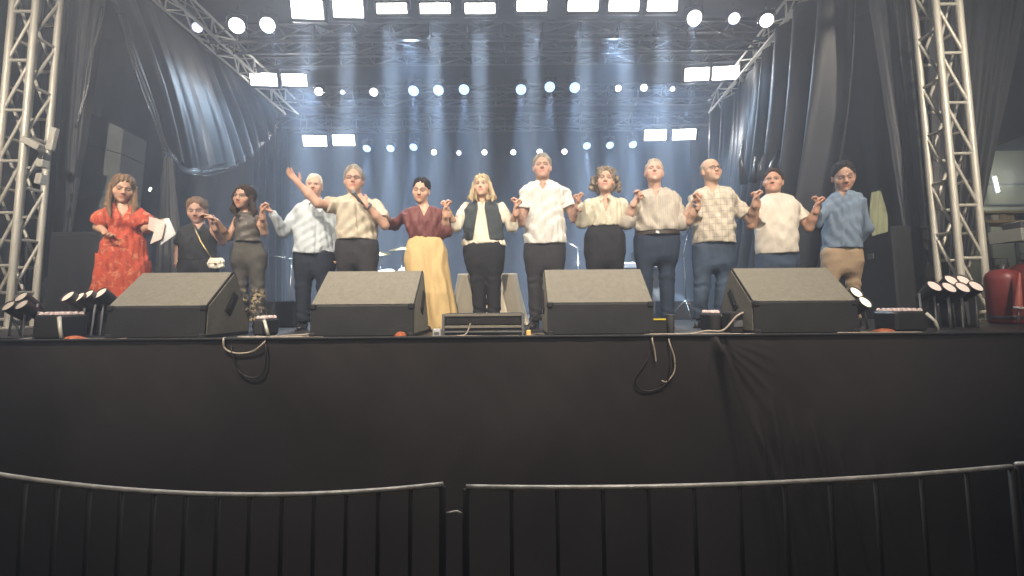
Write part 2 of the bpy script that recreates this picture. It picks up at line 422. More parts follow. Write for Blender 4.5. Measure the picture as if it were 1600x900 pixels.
tower('pale aluminium box truss tower standing at the right of the stage beside the red cylinders', 1508, 0, 5.65, 0.30, 1, 'truss towers beside the stage')
# stage floor extends under the towers; a low sill in front of the right tower
MB().box((5.95, 5.62, DECK + 0.012), (1.1, 0.8, 0.02)).build('tower_sill', M['wood'], stage)

def box_truss(name, label, a, b, s, m, parts=True, group=None, r=0.026, down=True):
    a, b = Vector(a), Vector(b); root = empty(name, a, label, 'roof truss', group)
    d = (b - a); L = d.length; t = d.normalized(); side = t.cross(Vector((0, 0, 1))).normalized(); up = side.cross(t).normalized()
    c = [Vector((0, 0, 0)), side * s, side * s + up * s, up * s]
    for q in c: strut('chord', q, q + d, r, m, root, 10)
    n = max(1, int(L / (s * 1.9))); mb = MB()
    for fc in range(4):
        p, q = c[fc], c[(fc + 1) % 4]
        for k in range(n):
            u0, u1 = t * (L * k / n), t * (L * (k + 1) / n)
            e0, e1 = (p + u0, q + u1) if k % 2 == 0 else (q + u0, p + u1)
            if parts:
                strut('rung', p + u0, q + u0, r * .6, m, root, 6); strut('diagonal', e0, e1, r * .6, m, root, 6)
            else:
                mb.tube([p + u0, q + u0], r * .6, 5); mb.tube([e0, e1], r * .6, 5)
    if not parts:
        tag(mb.build('bracing', m, root), kind='stuff')
    return root
aL0, aL1 = at(205, -30, 5.35), at(446, 178, 9.3)
box_truss('side_truss', 'aluminium roof truss running back along the top left of the stage', aL0, aL1, 0.26, M['alu'], True, r=.020)
aR1, aR0 = at(1108, 176, 9.3), at(1262, -12, 5.6)
box_truss('side_truss', 'aluminium roof truss running back along the top right of the stage', aR0, aR1, 0.26, M['alu'], True, r=.020)
ROWY = {'A': 6.0, 'B': 7.9, 'C': 10.2}
def cross(py, Y, label, x0, x1, s=0.3):
    a, b = at(x0, py, Y), at(x1, py, Y)
    z = (a.z + b.z) / 2
    return box_truss('cross_truss', label, (a.x, Y, z), (b.x, Y, z), s, M['darkalu'], False, 'cross trusses under the roof', r=0.022)
cross(-12, 6.15, 'front cross truss carrying the row of eight warm blinder panels', 215, 1270)
cross(100, 8.05, 'middle cross truss above the pale blue moving lights', 380, 1150)
cross(205, 10.4, 'rear cross truss above the back row of small lamps', 440, 1100)
cross(80, 7.0, 'dim cross truss between the front and middle lamp rows', 330, 1190)
cross(165, 9.3, 'dim cross truss between the middle and rear lamp rows', 430, 1120)
# unseen truss before the stage edge, out of frame; holds no lamps
ft = box_truss('cross_truss', 'truss above the front edge of the stage', (-4.6, 2.45, 5.75), (4.4, 2.45, 5.75), 0.3, M['darkalu'], False, 'cross trusses under the roof', r=0.022)

# ---------------------------------------------------------------- stage lamps
camp = Vector((0, 0, CAM_Z))
ORD = ['leftmost', 'second from left', 'third from left', 'fourth from left', 'fifth from left', 'sixth from left', 'seventh from left', 'rightmost']
def blinder(px, py, wpx, hpx, Y, label, group, lens, skew=0.0, tilt=None):
    p = at(px, py, Y); sc_ = FPX / Y
    w_, h_ = wpx / sc_, hpx / sc_ * 1.0
    root = empty('blinder_panel', p, label, 'stage light', group)
    # face aims at the crowd
    q = (Matrix.Rotation(skew * .5, 3, 'Z') @ Matrix.Rotation(R(22), 3, 'X'))          # faces the crowd, tipped down
    MB().box((0, 0.06, 0), (w_ + .05, 0.10, h_ + .04), q, bev=0.01).build('housing', M['fixture'], root)
    m = MB(); m.box((0, 0, 0), (w_, 0.014, h_), q, bev=0.004)
    m.build('lens_panel', lens, root)
    yk = MB()
    for sgn in (-1, 1): yk.tube([q @ Vector((sgn * (w_ / 2 + .045), 0.06, 0)), q @ Vector((sgn * (w_ / 2 + .045), 0.06, h_ * .9))], 0.010, 6)
    yk.tube([q @ Vector((-w_ / 2 - .045, 0.06, h_ * .9)), q @ Vector((w_ / 2 + .045, 0.06, h_ * .9))], 0.010, 6)
    yk.build('yoke', M['darkalu'], root)
    return root
gA = 'white blinder panels on the roof trusses'
blinder(480, 15, 50, 27, 6.0, 'larger white blinder panel at the top left, left one of its pair', gA, M['blind'], 0.15)
blinder(544, 14, 48, 25, 6.0, 'larger white blinder panel at the top left, right one of its pair', gA, M['blind'], 0.10)
xs_ = [612, 680, 750, 831, 911, 975, 1035]
for k, x in enumerate(xs_):
    blinder(x, 13 if k < 3 else 9, 49, 15, 6.0, '%s of the seven thin warm white blinder panels in the front row' % (ORD[k] if k < 6 else 'rightmost'), gA, M['blindwarm'], 0)
for x, y, w_, h_, Y, lb, sk in ((412, 124, 41, 19, 7.9, 'white blinder panel at the middle left, left one of its pair', .2), (460, 125, 38, 18, 7.9, 'white blinder panel at the middle left, right one of its pair', .15),
                        (1089, 116, 38, 19, 7.9, 'white blinder panel at the middle right, left one of its pair', -.15), (1134, 114, 41, 20, 7.9, 'white blinder panel at the middle right touching the side truss', -.2),
                        (492, 220, 36, 16, 10.2, 'small white blinder panel at the rear left, left one of its pair', .15), (537, 219, 34, 16, 10.2, 'small white blinder panel at the rear left, right one of its pair', .1),
                        (1024, 211, 34, 16, 10.2, 'small white blinder panel at the rear right, left one of its pair', -.1), (1069, 210, 36, 16, 10.2, 'small white blinder panel at the rear right, right one of its pair', -.15)):
    blinder(x, y, w_, h_, Y, lb, gA, M['blind'], sk)

def par(px, py, dpx, Y, label, group, lens, aim=None, on=1.0, beam=None, chromef=False):
    """round lamp: can, lens, chrome ring, yoke; lens faces its aim point"""
    p = at(px, py, Y); r = dpx / 2 / (FPX / Y)
    root = empty('round_stage_lamp', p, label, 'stage light', group)
    d = ((Vector(aim) if aim is not None else camp) - p).normalized(); q = dirmat(d).to_4x4()
    MB().lathe([(r * .5, -r * 2.6), (r * .85, -r * 2.2), (r * 1.05, -r * 1.0), (r * 1.12, 0), (r * 1.15, r * .12), (r * 1.04, r * .14), (r * 1.0, 0.0)], 20, q).build('can', M['fixture'], root)
    MB().lathe([(0.0001, r * .16), (r * .5, r * .12), (r * .85, r * 0.03), (r * 1.0, -r * .05)], 20, q).build('lens', lens, root)
    yk = MB(); up = Vector((0, 0, 1)); sd = d.cross(up).normalized()
    yk.tube([sd * r * 1.25 - d * r * .8, sd * r * 1.25 + up * r * 1.9 - d * r * .8, -sd * r * 1.25 + up * r * 1.9 - d * r * .8, -sd * r * 1.25 - d * r * .8], r * .09 + .004, 6)
    yk.tube([up * r * 1.9 - d * r * .8, up * r * 3.0 - d * r * .8], r * .12, 6)
    yk.build('yoke', M['chrome'] if chromef else M['darkalu'], root)
    if beam:
        e, c, ang, tgt = beam
        lamp('lamp_beam', 'SPOT', p + d * (r * .3 + .02), tgt, e, c, spot=ang, blend=0.35, radius=r * .6)
    return root
gP = 'round lamps on the roof trusses'
par(370, 40, 23, 6.0, 'round lamp with chrome bracket at the top left, left of the bright one', gP, M['lenswhite'], chromef=True)
par(418, 39, 22, 6.0, 'brightest round white lamp at the top left sending a beam down', gP, M['lenswhite'], beam=(36000, COOL, 6, at(500, 300, 8.6)))
par(308, 43, 15, 6.3, 'small round lamp beside the left side truss', gP, M['lensdim'])
par(1085, 28, 22, 6.0, 'brightest round white lamp at the top right, leftmost of three', gP, M['lenswhite'], beam=(36000, COOL, 6, at(1070, 300, 8.6)))
par(1147, 29, 18, 6.0, 'round lamp at the top right with pale reflector, middle one of three', gP, M['lensdim'], chromef=True)
par(1198, 32, 20, 6.0, 'round white lamp at the top right close to the side truss, rightmost of three', gP, M['lenswhite'], chromef=True)
gm = 'pale blue moving head lights in the middle row'
names = ['left trio, left', 'left trio, middle', 'left trio, right', 'right trio, left', 'right trio, middle', 'right trio, right']
for k, (x, y) in enumerate(((646, 142), (685, 141), (725, 140), (814, 140), (859, 136), (898, 137))):
    q = (x - 772) * 0.9
    par(x, y, 17, 7.9, 'large pale blue lamp of the middle row, %s' % names[k], gm, M['lensblue'], aim=at(x, y, 7.9) + Vector((0, -.75, -.75)), beam=(3600, COOL, 22, at(772 + q, 380, 9.6)))
gs = 'small round lamps of the middle row'
for x, y, dp, lb, ln in ((498, 143, 12, 'small white lamp right of the middle left blinder pair', 'lenswhite'), (535, 144, 7, 'tiny dim lamp between two small lamps in the middle row', 'lensdim'),
                     (584, 144, 12, 'small white lamp left of the left trio of blue lamps', 'lenswhite'), (966, 138, 9, 'small white lamp right of the right trio of blue lamps', 'lenswhite'),
                     (1006, 137, 10, 'small white lamp with bracket in the middle row at the right', 'lenswhite'), (1051, 139, 8, 'small dim lamp just left of the middle right blinder pair', 'lensdim')):
    par(x, y, dp, 7.9, lb, gs, M[ln], chromef=True, beam=(420, COOL, 100, (-4.6, 6.6, 3.2) if x == 498 else (4.0, 7.0, 3.4)) if x in (498, 1006) else None)
gb = 'pale blue lamps in the rear row'
for k, (x, y) in enumerate(((573, 232), (610, 232), (646, 230), (917, 228), (953, 227), (989, 226))):
    par(x, y, 12.5, 10.2, 'pale blue lamp of the rear row, %s' % names[k], gb, M['lensblue'], aim=at(x, y, 10.2) + Vector((0, -.75, -.75)), beam=(2700, COOL, 26, at(x, 430, 11.2)))
gc = 'tiny round lamps in the middle of the rear row'
tn = ['above the maroon bloused woman', 'left of the blonde woman', 'above the blonde woman', 'right of the blonde woman', 'behind the tall man', 'right of the tall man']
for k, (x, y) in enumerate(((678, 238), (717, 239), (757, 238), (802, 238), (843, 237), (882, 237))):
    par(x, y, 8, 10.2, 'tiny white lamp of the rear row %s' % tn[k], gc, M['lenswhite' if k != 1 else 'lensdim'], chromef=True)
# added narrow spots below the front blinders, imitating lens streaks as haze beams
for k, x in enumerate([480, 544] + xs_):
    p = at(x, 14, 5.9); p.z -= .12
    lamp('streak_spot', 'SPOT', p, at(x + (x - 800) * .02, 330, 7.6), 23000, (.78, .92, 1.0), spot=11, blend=.6, radius=.12)
# light the blinders throw towards the crowd
for x, y, Y, e in ((480, 15, 5.86, 80), (544, 14, 5.86, 80)) + tuple((x, 11, 5.86, 65) for x in xs_) + tuple((x, y, Y, 60) for x, y, Y in
        ((460, 125, 7.76), (1089, 116, 7.76), (492, 220, 10.06), (537, 219, 10.06), (1024, 211, 10.06), (1069, 210, 10.06))):
    p = at(x, y, Y); lamp('blinder_light', 'SPOT', p, (p.x * .7, 0, 1.2), e, (1, .98, .95), spot=150, blend=1.0, radius=.07)
for x, y, Y in ((640, 60, 6.6), (960, 60, 6.6), (560, 140, 8.2), (1000, 135, 8.2)):  # added cool spots with no fixture, to turn the background haze blue
    p = at(x, y, Y); lamp('haze_fill_spot', 'SPOT', p, (p.x * 1.1, Y + 1.8, DECK + .5), 680, COOL, spot=120, blend=1.0, radius=.12)

# ---------------------------------------------------------------- speakers and boxes on the stage
YF = 3.72
def wedge(pxl, pxr, label):
    x0, x1 = floor_pt(pxl, YF).x, floor_pt(pxr, YF).x
    root = empty('monitor_speaker', ((x0 + x1) / 2, YF, DECK), label, 'monitor speaker', 'wedge monitor speakers along the stage front')
    h = (x1 - x0) / 2; rr = .012
    prof = [(0.01, 0.0), (0.0, 0.02), (0, .250), (.006, .262), (.335, .555), (.36, .560), (.385, .545), (.62, .12), (.62, 0.02), (.61, 0)]
    MB().prism(prof, -h, h).build('cabinet', M['boxdark'], root)
    # carpeted sloping back, proud by 3 mm
    sl = MB(); n = Vector((0, -.293, .329)).normalized()
    a, b = Vector((0, .008, .264)), Vector((0, .332, .5525))
    P = []
    for x in (-h + .004, h - .004):
        for p in (a, b): P += [p + Vector((x, 0, 0)) + n * .001, p + Vector((x, 0, 0)) + n * .006]
    sl.add(P, [(0, 1, 3, 2), (4, 6, 7, 5), (0, 4, 5, 1), (2, 3, 7, 6), (1, 5, 7, 3), (0, 2, 6, 4)]).build('back_panel', M['box'], root)
    for sx in (-1, 1):
        sp = MB(); q = [(y, z) for y, z in ((.02, .03), (.02, .25), (.345, .54), (.375, .535), (.60, .12), (.60, .03))]
        sp.prism(q, sx * (h + .001), sx * (h + .006)); sp.build('side_panel', M['box'], root)
        MB().box((sx * (h + .010), .33, .28), (.012, .09, .20), Matrix.Rotation(R(-32), 3, 'X'), bev=.004).build('handle_plate', M['boxdark'], root)
        MB().box((sx * (h + .017), .33, .28), (.010, .045, .13), Matrix.Rotation(R(-32), 3, 'X'), bev=.003).build('handle', M['grille'], root)
    for sx in (-1, 1):
        for z in (.02, .25): MB().box((sx * (h - .02), .012, z), (.05, .05, .045), bev=.008).build('corner', M['boxdark'], root)
    return root
wedge(165, 319, 'black wedge speaker below the woman in the red dress')
wedge(484, 646, 'black wedge speaker below the man with the microphone')
wedge(856, 1022, 'black wedge speaker below the curly haired woman')
wedge(1180, 1343, 'black wedge speaker below the man in the white T-shirt')

def rbox(name, label, cat, px0, px1, py_top, Y, depth, m, bev=.012, parts=None):
    a, b = floor_pt(px0, Y), floor_pt(px1, Y); h = at((px0 + px1) / 2, py_top, Y).z - DECK
    root = empty(name, ((a.x + b.x) / 2, Y, DECK), label, cat)
    w_ = b.x - a.x
    MB().box((0, depth / 2, h / 2), (w_, depth, h), bev=bev).build('body', m, root)
    return root, w_, h
root, w_, h = rbox('rack_case', 'low black rack case lying on the stage edge in front of the blonde woman', 'case', 691, 819, 490, 3.78, 0.4, M['boxdark'])
for k, (zz, hh, m) in enumerate(((h - .012, .022, 'box'), (h * .42, .022, 'box'), (h * .20, .014, 'darkalu'))):
    MB().box((0, -.006, zz), (w_ - .01, .012, hh), bev=.003).build('rail', M[m], root)
for sx in (-1, 1): MB().box((sx * (w_ / 2 - .01), -.008, h / 2), (.022, .016, h), bev=.004).build('edge_trim', M['darkalu'], root)
MB().box((0, -.004, h * .68), (w_ - .06, .006, h * .28)).build('front_panel', M['grille'], root)

# PA boxes in the wings and at the back
def pabox(label, p0, p1, top, Y, depth, m='boxdark', cat='speaker box', grille=True):
    root, w_, h = rbox('speaker_box', label, cat, p0, p1, top, Y, depth, M[m])
    if grille:
        MB().box((0, -.008, h / 2), (w_ - .08, .016, h - .08), bev=.005).build('grille', M['grille'], root)
        for sx in (-1, 1): MB().box((sx * w_ / 2, depth / 2, h * .7), (.02, .12, .08), bev=.01).build('handle', M['darkalu'], root)
    return root
pabox('large black speaker box in the left wing behind the woman in the red dress', 66, 152, 362, 6.0, 0.8)
pabox('large black speaker box in the right wing', 1404, 1480, 352, 6.35, 0.8)
pabox('black flight case on the floor beside the leather clad woman', 412, 458, 470, 5.6, 0.4, grille=False, cat='flight case')
pabox('black amplifier box at the back behind the man in the pocketed shirt', 1000, 1036, 390, 8.4, 0.5)
pabox('low dark box on the floor at the back between the two men in jeans', 1036, 1090, 470, 7.2, 0.4, grille=False, cat='flight case')
# hung grey panels in the left wing
root = empty('panel_stack', (0, 0, 0), 'tall stack of grey cloth covered panels hanging in the left wing', 'panel stack')
rows = [((122, 168), (193, 202), (189, 240), (114, 218)), ((114, 219), (189, 241), (183, 302), (103, 312)), ((103, 313), (183, 303), (178, 362), (98, 362))]
for q in rows:
    f = [at(x, y, 6.62) for x, y in q]; bk = [p + Vector((-.05, .5, 0)) for p in f]
    m = MB().add(f + bk, [(0, 1, 2, 3), (7, 6, 5, 4), (0, 4, 5, 1), (1, 5, 6, 2), (2, 6, 7, 3), (3, 7, 4, 0)])
    m.build('panel', M['greypanel'], root)
# drape tied behind: small yellow-green lamp in the left wing
p = at(234, 296, 7.6)
root = empty('wing_lamp', p, 'tiny lit yellowish lamp in the dark left wing right of the red dressed woman', 'lamp')
MB().box((0, .03, 0), (.05, .06, .09), bev=.01).build('housing', M['fixture'], root)
MB().box((.01, -.004, 0), (.035, .01, .06), Matrix.Rotation(R(20), 3, 'Y'), bev=.003).build('lens', M['tube'], root)

# table with long cloth
def table():
    Y = 5.45; a, b = at(716, 428, Y), at(806, 428, Y); cx = (a.x + b.x) / 2; hw = (b.x - a.x) / 2; zt = a.z - DECK
    root = empty('cloth_table', (cx, Y + .25, DECK), 'small table behind the blonde woman', 'table')
    MB().box((0, 0, zt - .03), (hw * 1.9, .44, .03), bev=.004).build('table_top', M['wood'], root)
    for sx in (-1, 1):
        for sy in (-1, 1): MB().tube([(sx * hw * .85, sy * .18, 0), (sx * hw * .85, sy * .18, zt - .03)], .018, 8).build('leg', M['darkalu'], root)
    V = []; F = []; n = 96; nz = 24
    for j in range(nz + 1):
        t = j / nz; z = zt + .006 - t * (zt - .01)
        for k in range(n):
            th = 2 * math.pi * k / n; c_, s_ = math.cos(th), math.sin(th); e = 0.32
            x = (hw + .02 + .14 * t ** 1.2) * math.copysign(abs(c_) ** e, c_); y = (.24 + .10 * t) * math.copysign(abs(s_) ** e, s_)
            f = .022 * t * math.sin(th * 11 + 1.3 * math.sin(th * 3)) + .010 * t * math.sin(th * 23)
            V.append((x * (1 + f), y * (1 + f * 1.6), z))
    for j in range(nz):
        for k in range(n): F.append((j * n + k, j * n + (k + 1) % n, (j + 1) * n + (k + 1) % n, (j + 1) * n + k))
    F.append(tuple(range(n)))
    o = MB().add(V, F, True).build('tablecloth', M['tablecloth'], None, (cx, Y + .25, DECK))
    tag(o, 'long cream cloth hanging to the floor over the table behind the blonde woman', 'tablecloth')
table()

# ---------------------------------------------------------------- drum kit and stands at the back
def drum(parent, c, r, dpt, axis, name='drum'):
    q = Matrix.Translation(c) @ dirmat(axis).to_4x4()
    o = MB().lathe([(r * .96, -dpt / 2), (r, -dpt / 2), (r, dpt / 2), (r * .96, dpt / 2)], 24, q).build(name, M['drum'], parent)
    for s_ in (-1, 1):
        MB().lathe([(r * 1.0, s_ * dpt / 2 - .012), (r * 1.04, s_ * dpt / 2 - .012), (r * 1.04, s_ * dpt / 2 + .012), (r, s_ * dpt / 2 + .012)], 24, q).build('hoop', M['chrome'], o)
        MB().lathe([(.001, s_ * (dpt / 2 + .003)), (r * .99, s_ * (dpt / 2))], 24, q).build('drum_head', M['skinhead'], o)
    lg = MB()
    for k in range(8):
        th = k * math.pi / 4; lg.tube([q @ Vector((r * 1.02 * math.cos(th), r * 1.02 * math.sin(th), z)) for z in (-dpt / 2, dpt / 2)], .006, 5)
    lg.build('lug_rods', M['chrome'], o)
    return o
def tripod(parent, base, h, r=.010, spread=.28, m='chrome'):
    b = MB(); base = Vector(base)
    b.tube([base + Vector((0, 0, .12)), base + Vector((0, 0, h))], r, 8)
    for k in range(3):
        th = k * 2.094 + .4
        b.tube([base + Vector((0, 0, .30)), base + Vector((spread * math.cos(th), spread * math.sin(th), .01))], r * .8, 6)
    return b.build('stand', M[m], parent)
kx = floor_pt(612, 7.9)
kit = empty('drum_kit', (kx.x, kx.y, DECK), 'drum kit with chrome stands behind the woman in the mustard skirt', 'drum kit')
drum(kit, Vector((0.12, .1, .30)), .28, .40, (0.1, -1, 0))
drum(kit, Vector((-.10, .0, .74)), .15, .18, (0, -.45, 1)); drum(kit, Vector((.26, .0, .76)), .16, .20, (0, -.45, 1))
drum(kit, Vector((.66, .3, .45)), .20, .36, (0, 0, 1)); drum(kit, Vector((-.45, .35, .62)), .17, .14, (0, -.1, 1))
for x, y, z, r in ((-.62, .15, 1.02, .20), (.05, .45, 1.30, .24), (.62, .25, 1.22, .23), (-.35, .5, 1.22, .19)):
    tripod(kit, (x, y, 0), z)
    q = Matrix.Translation((x, y, z)) @ dirmat((.15 * (1 if x < 0 else -1), -.25, 1)).to_4x4()
    MB().lathe([(.001, .018), (.03, .016), (.04, .006), (r, -.012), (r, -.014), (.04, .003), (.001, .012)], 28, q).build('cymbal', M['cym'], kit)
def mic_stand(px, Y, h, label, boom=None, m='chrome'):
    p = floor_pt(px, Y); root = empty('microphone_stand', p, label, 'microphone stand')
    tripod(root, (0, 0, 0), h, m=m)
    top = Vector((0, 0, h)); e = top + Vector(boom or (.3, -.05, .05)); s_ = top - Vector(boom or (.3, -.05, .05)) * .4
    MB().tube([s_, e], .009, 6).build('boom', M[m], root)
    d = (e - top).normalized()
    MB().tube([e, e + d * .11, e + d * .12, e + d * .17], [.012, .017, .026, .020], 8).build('microphone', M['fixture'], root)
    return root
mic_stand(452, 6.8, .95, 'slim microphone stand with a level boom behind the man in pale blue', (-.42, -.1, .08))
mic_stand(1073, 6.6, 1.0, 'chrome microphone stand between the pocketed shirt man and the bald man', (.1, .1, .25))
mic_stand(905, 8.2, 1.25, 'microphone stand at the back behind the curly haired woman', (-.3, .1, .2))
mic_stand(1045, 7.8, 1.3, 'dark microphone stand behind the right shoulder of the pocketed shirt man', (-.2, .1, .2), 'darkalu')
# instrument keyboard and small amplifiers in the haze
p = floor_pt(985, 8.3)
kb = empty('keyboard', (p.x, p.y, DECK), 'stage keyboard on a folding stand at the back behind the curly haired woman', 'keyboard')
MB().box((0, 0, .92), (1.15, .34, .09), bev=.012).build('body', M['fixture'], kb)
MB().box((0, -.10, .972), (1.0, .13, .014)).build('keys', M['skinhead'], kb)
xs = MB()
for sx in (-1, 1):
    xs.tube([(-.4 * sx, -.12, .02), (.4 * sx, -.12, .87)], .014, 6); xs.tube([(-.4 * sx, .12, .02), (.4 * sx, .12, .87)], .014, 6)
xs.build('folding_stand', M['darkalu'], kb)

# ---------------------------------------------------------------- floor lamps
def floor_par(px, py, dpx, Y, label, group, lens='disc', lean=(0, -1, .55), z0=None):
    """par can on the deck pointing up and out; (px, py) is the lens centre"""
    p = at(px, py, Y); r = dpx / 2 / (FPX / Y) * .98
    root = empty('floor_lamp', (p.x, p.y, DECK), label, 'floor lamp', group)
    c = Vector((0, 0, p.z - DECK)); d = Vector(lean).normalized(); q = Matrix.Translation(c) @ dirmat(d).to_4x4()
    L = min(.20, (p.z - DECK) * .9 / max(.3, d.z))
    MB().lathe([(r * .55, -L), (r * .8, -L * .85), (r * .95, -L * .4), (r * 1.02, 0), (r * 1.06, .006), (r * .98, .008), (r * .96, -.004)], 22, q).build('can', M['fixture'], root)
    MB().lathe([(.0005, .006), (r * .5, .004), (r * .96, -.004)], 22, q).build('lens', M[lens], root)
    sd = Vector((1, 0, 0)); y = MB()
    b = c - d * L * .5
    y.tube([b + sd * r * 1.12, Vector((r * 1.12, b.y, .012)), Vector((-r * 1.12, b.y, .012)), b - sd * r * 1.12], .009, 6)
    y.build('yoke', M['darkalu'], root)
    return root
gl = 'floor lamps at the far left foot of the stage'
for k, (x, y, ll) in enumerate(((13, 478, 'left one in front'), (33, 464, 'upper one behind'), (34, 476, 'right one in front'))):
    floor_par(x, y, 19, 4.05 + (.12 if k == 1 else 0), 'dim round floor lamp at the left tower foot, %s' % ll, gl, 'discdim', (-.15, -1, .75))
gl = 'floor lamps between the left tower and the first wedge'
for k, (x, y) in enumerate(((106, 463), (122, 465), (136, 461), (157, 458))):
    floor_par(x, y, 21, 4.0 + .04 * k, 'round floor lamp left of the first wedge speaker, %s of four' % ['leftmost', 'second', 'third', 'rightmost'][k], gl, 'disc', (-.3, -1, .8))
gl = 'floor lamps right of the last wedge'
for k, (x, y) in enumerate(((1338, 457), (1352, 472))):
    floor_par(x, y, 21, 4.25 - .15 * k, 'bright round floor lamp beside the rightmost wedge speaker, %s' % ['upper one', 'lower one'][k], gl, 'disclit', (.25, -1, .7))
gl = 'floor lamps at the right tower foot'
for k, (x, y) in enumerate(((1460, 447), (1483, 449), (1487, 438), (1504, 449), (1506, 438), (1525, 447))):
    up_ = k in (2, 4)
    floor_par(x, y, 21, 4.15 + (.16 if up_ else 0), 'round floor lamp in the cluster at the right tower, %s' % ['leftmost of the front row', 'second of the front row', 'left one of the back row', 'third of the front row', 'right one of the back row', 'rightmost of the front row'][k], gl, 'disc', (.05, -1, .75))
def lens_box(px0, px1, pyt, Y, label, seed):
    root, w_, h = rbox('wash_light', label, 'wash light', px0, px1, pyt, Y, .26, M['fixture'], bev=.02)
    rr = random.Random(seed); nx = max(3, int(w_ / .045)); ny = 4
    for i in range(nx):
        for j in range(ny):
            x = -w_ / 2 + .03 + (w_ - .06) * i / (nx - 1); y = .04 + .18 * j / (ny - 1)
            MB().lathe([(.019, 0), (.019, .012), (.012, .022), (.0005, .026)], 8, Matrix.Translation((x, y, h))).build('lens', M['gem'], root)
    a = MB(); a.tube([(w_ / 2 * .9, .0, h * .9), (w_ / 2 + .03, -.03, h * .5), (w_ / 2 + .05, -.03, .01)], .014, 6); a.build('bracket', M['alu'], root)
    return root
lens_box(48, 92, 492, 3.85, 'flat wash light with many small faceted lenses beside the left floor lamps', 1)
lens_box(1402, 1452, 486, 3.95, 'flat wash light with many small faceted lenses left of the right floor lamps', 2)
lens_box(1112, 1131, 489, 4.1, 'small glittering lamp at the feet of the bald man', 3)
lens_box(393, 413, 498, 4.0, 'small glittering lamp at the feet of the leather clad woman', 4)

# black cluster frames below the floor lamps
for p0, p1, pt, Y, lb in ((108, 166, 478, 4.25, 'black lamp bracket box under the four left floor lamps'), (1452, 1528, 462, 4.5, 'black lamp base box under the right lamp cluster')):
    root, w_, h = rbox('lamp_base', lb, 'lamp base', p0, p1, pt, Y, .12, M['fixture'])
    for sx in (-1, 1): MB().box((sx * w_ * .3, -.006, h * .5), (.03, .012, h * .8), bev=.003).build('rib', M['darkalu'], root)

# orange things
def blob(name, label, cat, px, py, Y, sx, sy, sz, m, seed):
    p = at(px, py, Y); V = []; F = []; n, k_ = 20, 10; rr = random.Random(seed); ph = [rr.uniform(0, 6) for _ in range(6)]
    for j in range(k_ + 1):
        a = math.pi / 2 * j / k_
        for i in range(n):
            th = 2 * math.pi * i / n; w_ = 1 + .18 * math.sin(3 * th + ph[0] + a) + .1 * math.sin(7 * th + ph[1])
            V.append((sx * math.cos(a) * math.cos(th) * w_, sy * math.cos(a) * math.sin(th) * w_, sz * math.sin(a) * (1 + .1 * math.sin(4 * th + ph[2])) ))
    for j in range(k_):
        for i in range(n): F.append((j * n + i, j * n + (i + 1) % n, (j + 1) * n + (i + 1) % n, (j + 1) * n + i))
    F.append(tuple(range(n))[::-1])
    o = MB().add(V, F, True).build(name, M[m], None, (p.x, Y, DECK + .002)); return tag(o, label, cat)
blob('orange_cloth', 'crumpled orange cloth on the floor right of the left wash light', 'cloth', 118, 517, 3.75, .075, .05, .03, 'orange', 1)
blob('orange_cloth', 'small round orange cloth at the foot of the second wedge speaker', 'cloth', 625, 520, 3.68, .045, .03, .045, 'orange', 2)
blob('orange_cloth', 'orange brown cloth on the floor left of the right wash light', 'cloth', 1380, 510, 3.9, .075, .05, .028, 'orange', 3)
# little boxes, cups
root, w_, h = rbox('power_box', 'small black power box with a yellow strip right of the third wedge', 'power box', 1020, 1042, 497, 3.82, .12, M['boxdark'], bev=.006)
MB().box((0, -.003, h - .01), (w_ * .9, .012, .012)).build('yellow_strip', mat('yellow tape', (.75, .6, .05), .6), root)
p = floor_pt(1048, 3.86)
cup = empty('cup', p, 'dark tall cup standing beside the small power box', 'cup')
MB().lathe([(.030, 0), (.036, .16), (.033, .16), (.030, .02), (.001, .015)], 18).build('cup_wall', M['boxdark'], cup)
MB().lathe([(.0335, .155), (.038, .155), (.038, .163), (.0335, .163)], 18).build('rim', M['darkalu'], cup)
root, w_, h = rbox('floor_socket', 'grey cable junction box left of the rightmost wedge', 'junction box', 1142, 1172, 487, 3.9, .16, M['fixture'], bev=.012)
MB().box((0, -.004, h * .45), (w_ * .7, .01, h * .3), bev=.002).build('socket_plate', M['darkalu'], root)
p = floor_pt(826, 3.75); o = MB().box((0, 0, .026), (.035, .03, .05), Matrix.Rotation(.5, 3, 'Z'), bev=.008).build('lit_plug', mat('warm yellow plug', (.85, .5, .15), .5, emit=(1, .55, .15), estr=.3), None, p)
tag(o, 'small glowing yellow plug right of the low rack case', 'plug')
root, w_, h = rbox('paper_box', 'small white paper box on the floor left of the rack case', 'paper box', 676, 688, 514, 3.70, .06, M['paperwhite'], bev=.004)
MB().box((0, -.003, h * .5), (w_ * .6, .006, h * .3)).build('label_strip', M['darkalu'], root)

# cables
def cable(px_pts, r, m, label, group='cables along the stage edge'):
    pts = []; r = r * .72
    for q in px_pts:
        if len(q) == 2: x, Y = q; p = floor_pt(x, Y); p.z = DECK + r + .003
        elif len(q) == 3 and q[2] is None: x, Y, _ = q; p = floor_pt(x, Y); p.z = DECK + r * 3 + .006
        else: x, y, Y = q; p = at(x, y, Y)
        pts.append(p)
    # Catmull-Rom
    out = []
    P = [pts[0]] + pts + [pts[-1]]
    for i in range(1, len(P) - 2):
        for k in range(10):
            t = k / 10; a, b, c, d_ = P[i - 1], P[i], P[i + 1], P[i + 2]
            out.append(.5 * ((2 * b) + (c - a) * t + (2 * a - 5 * b + 4 * c - d_) * t * t + (3 * b - a - 3 * c + d_) * t ** 3))
    out.append(pts[-1])
    o0 = out[0].copy(); out = [p - o0 for p in out]
    o = MB().tube(out, r, 7).build('cable', M[m], None, o0); return tag(o, label, 'cable', group)
FY = ym - .045
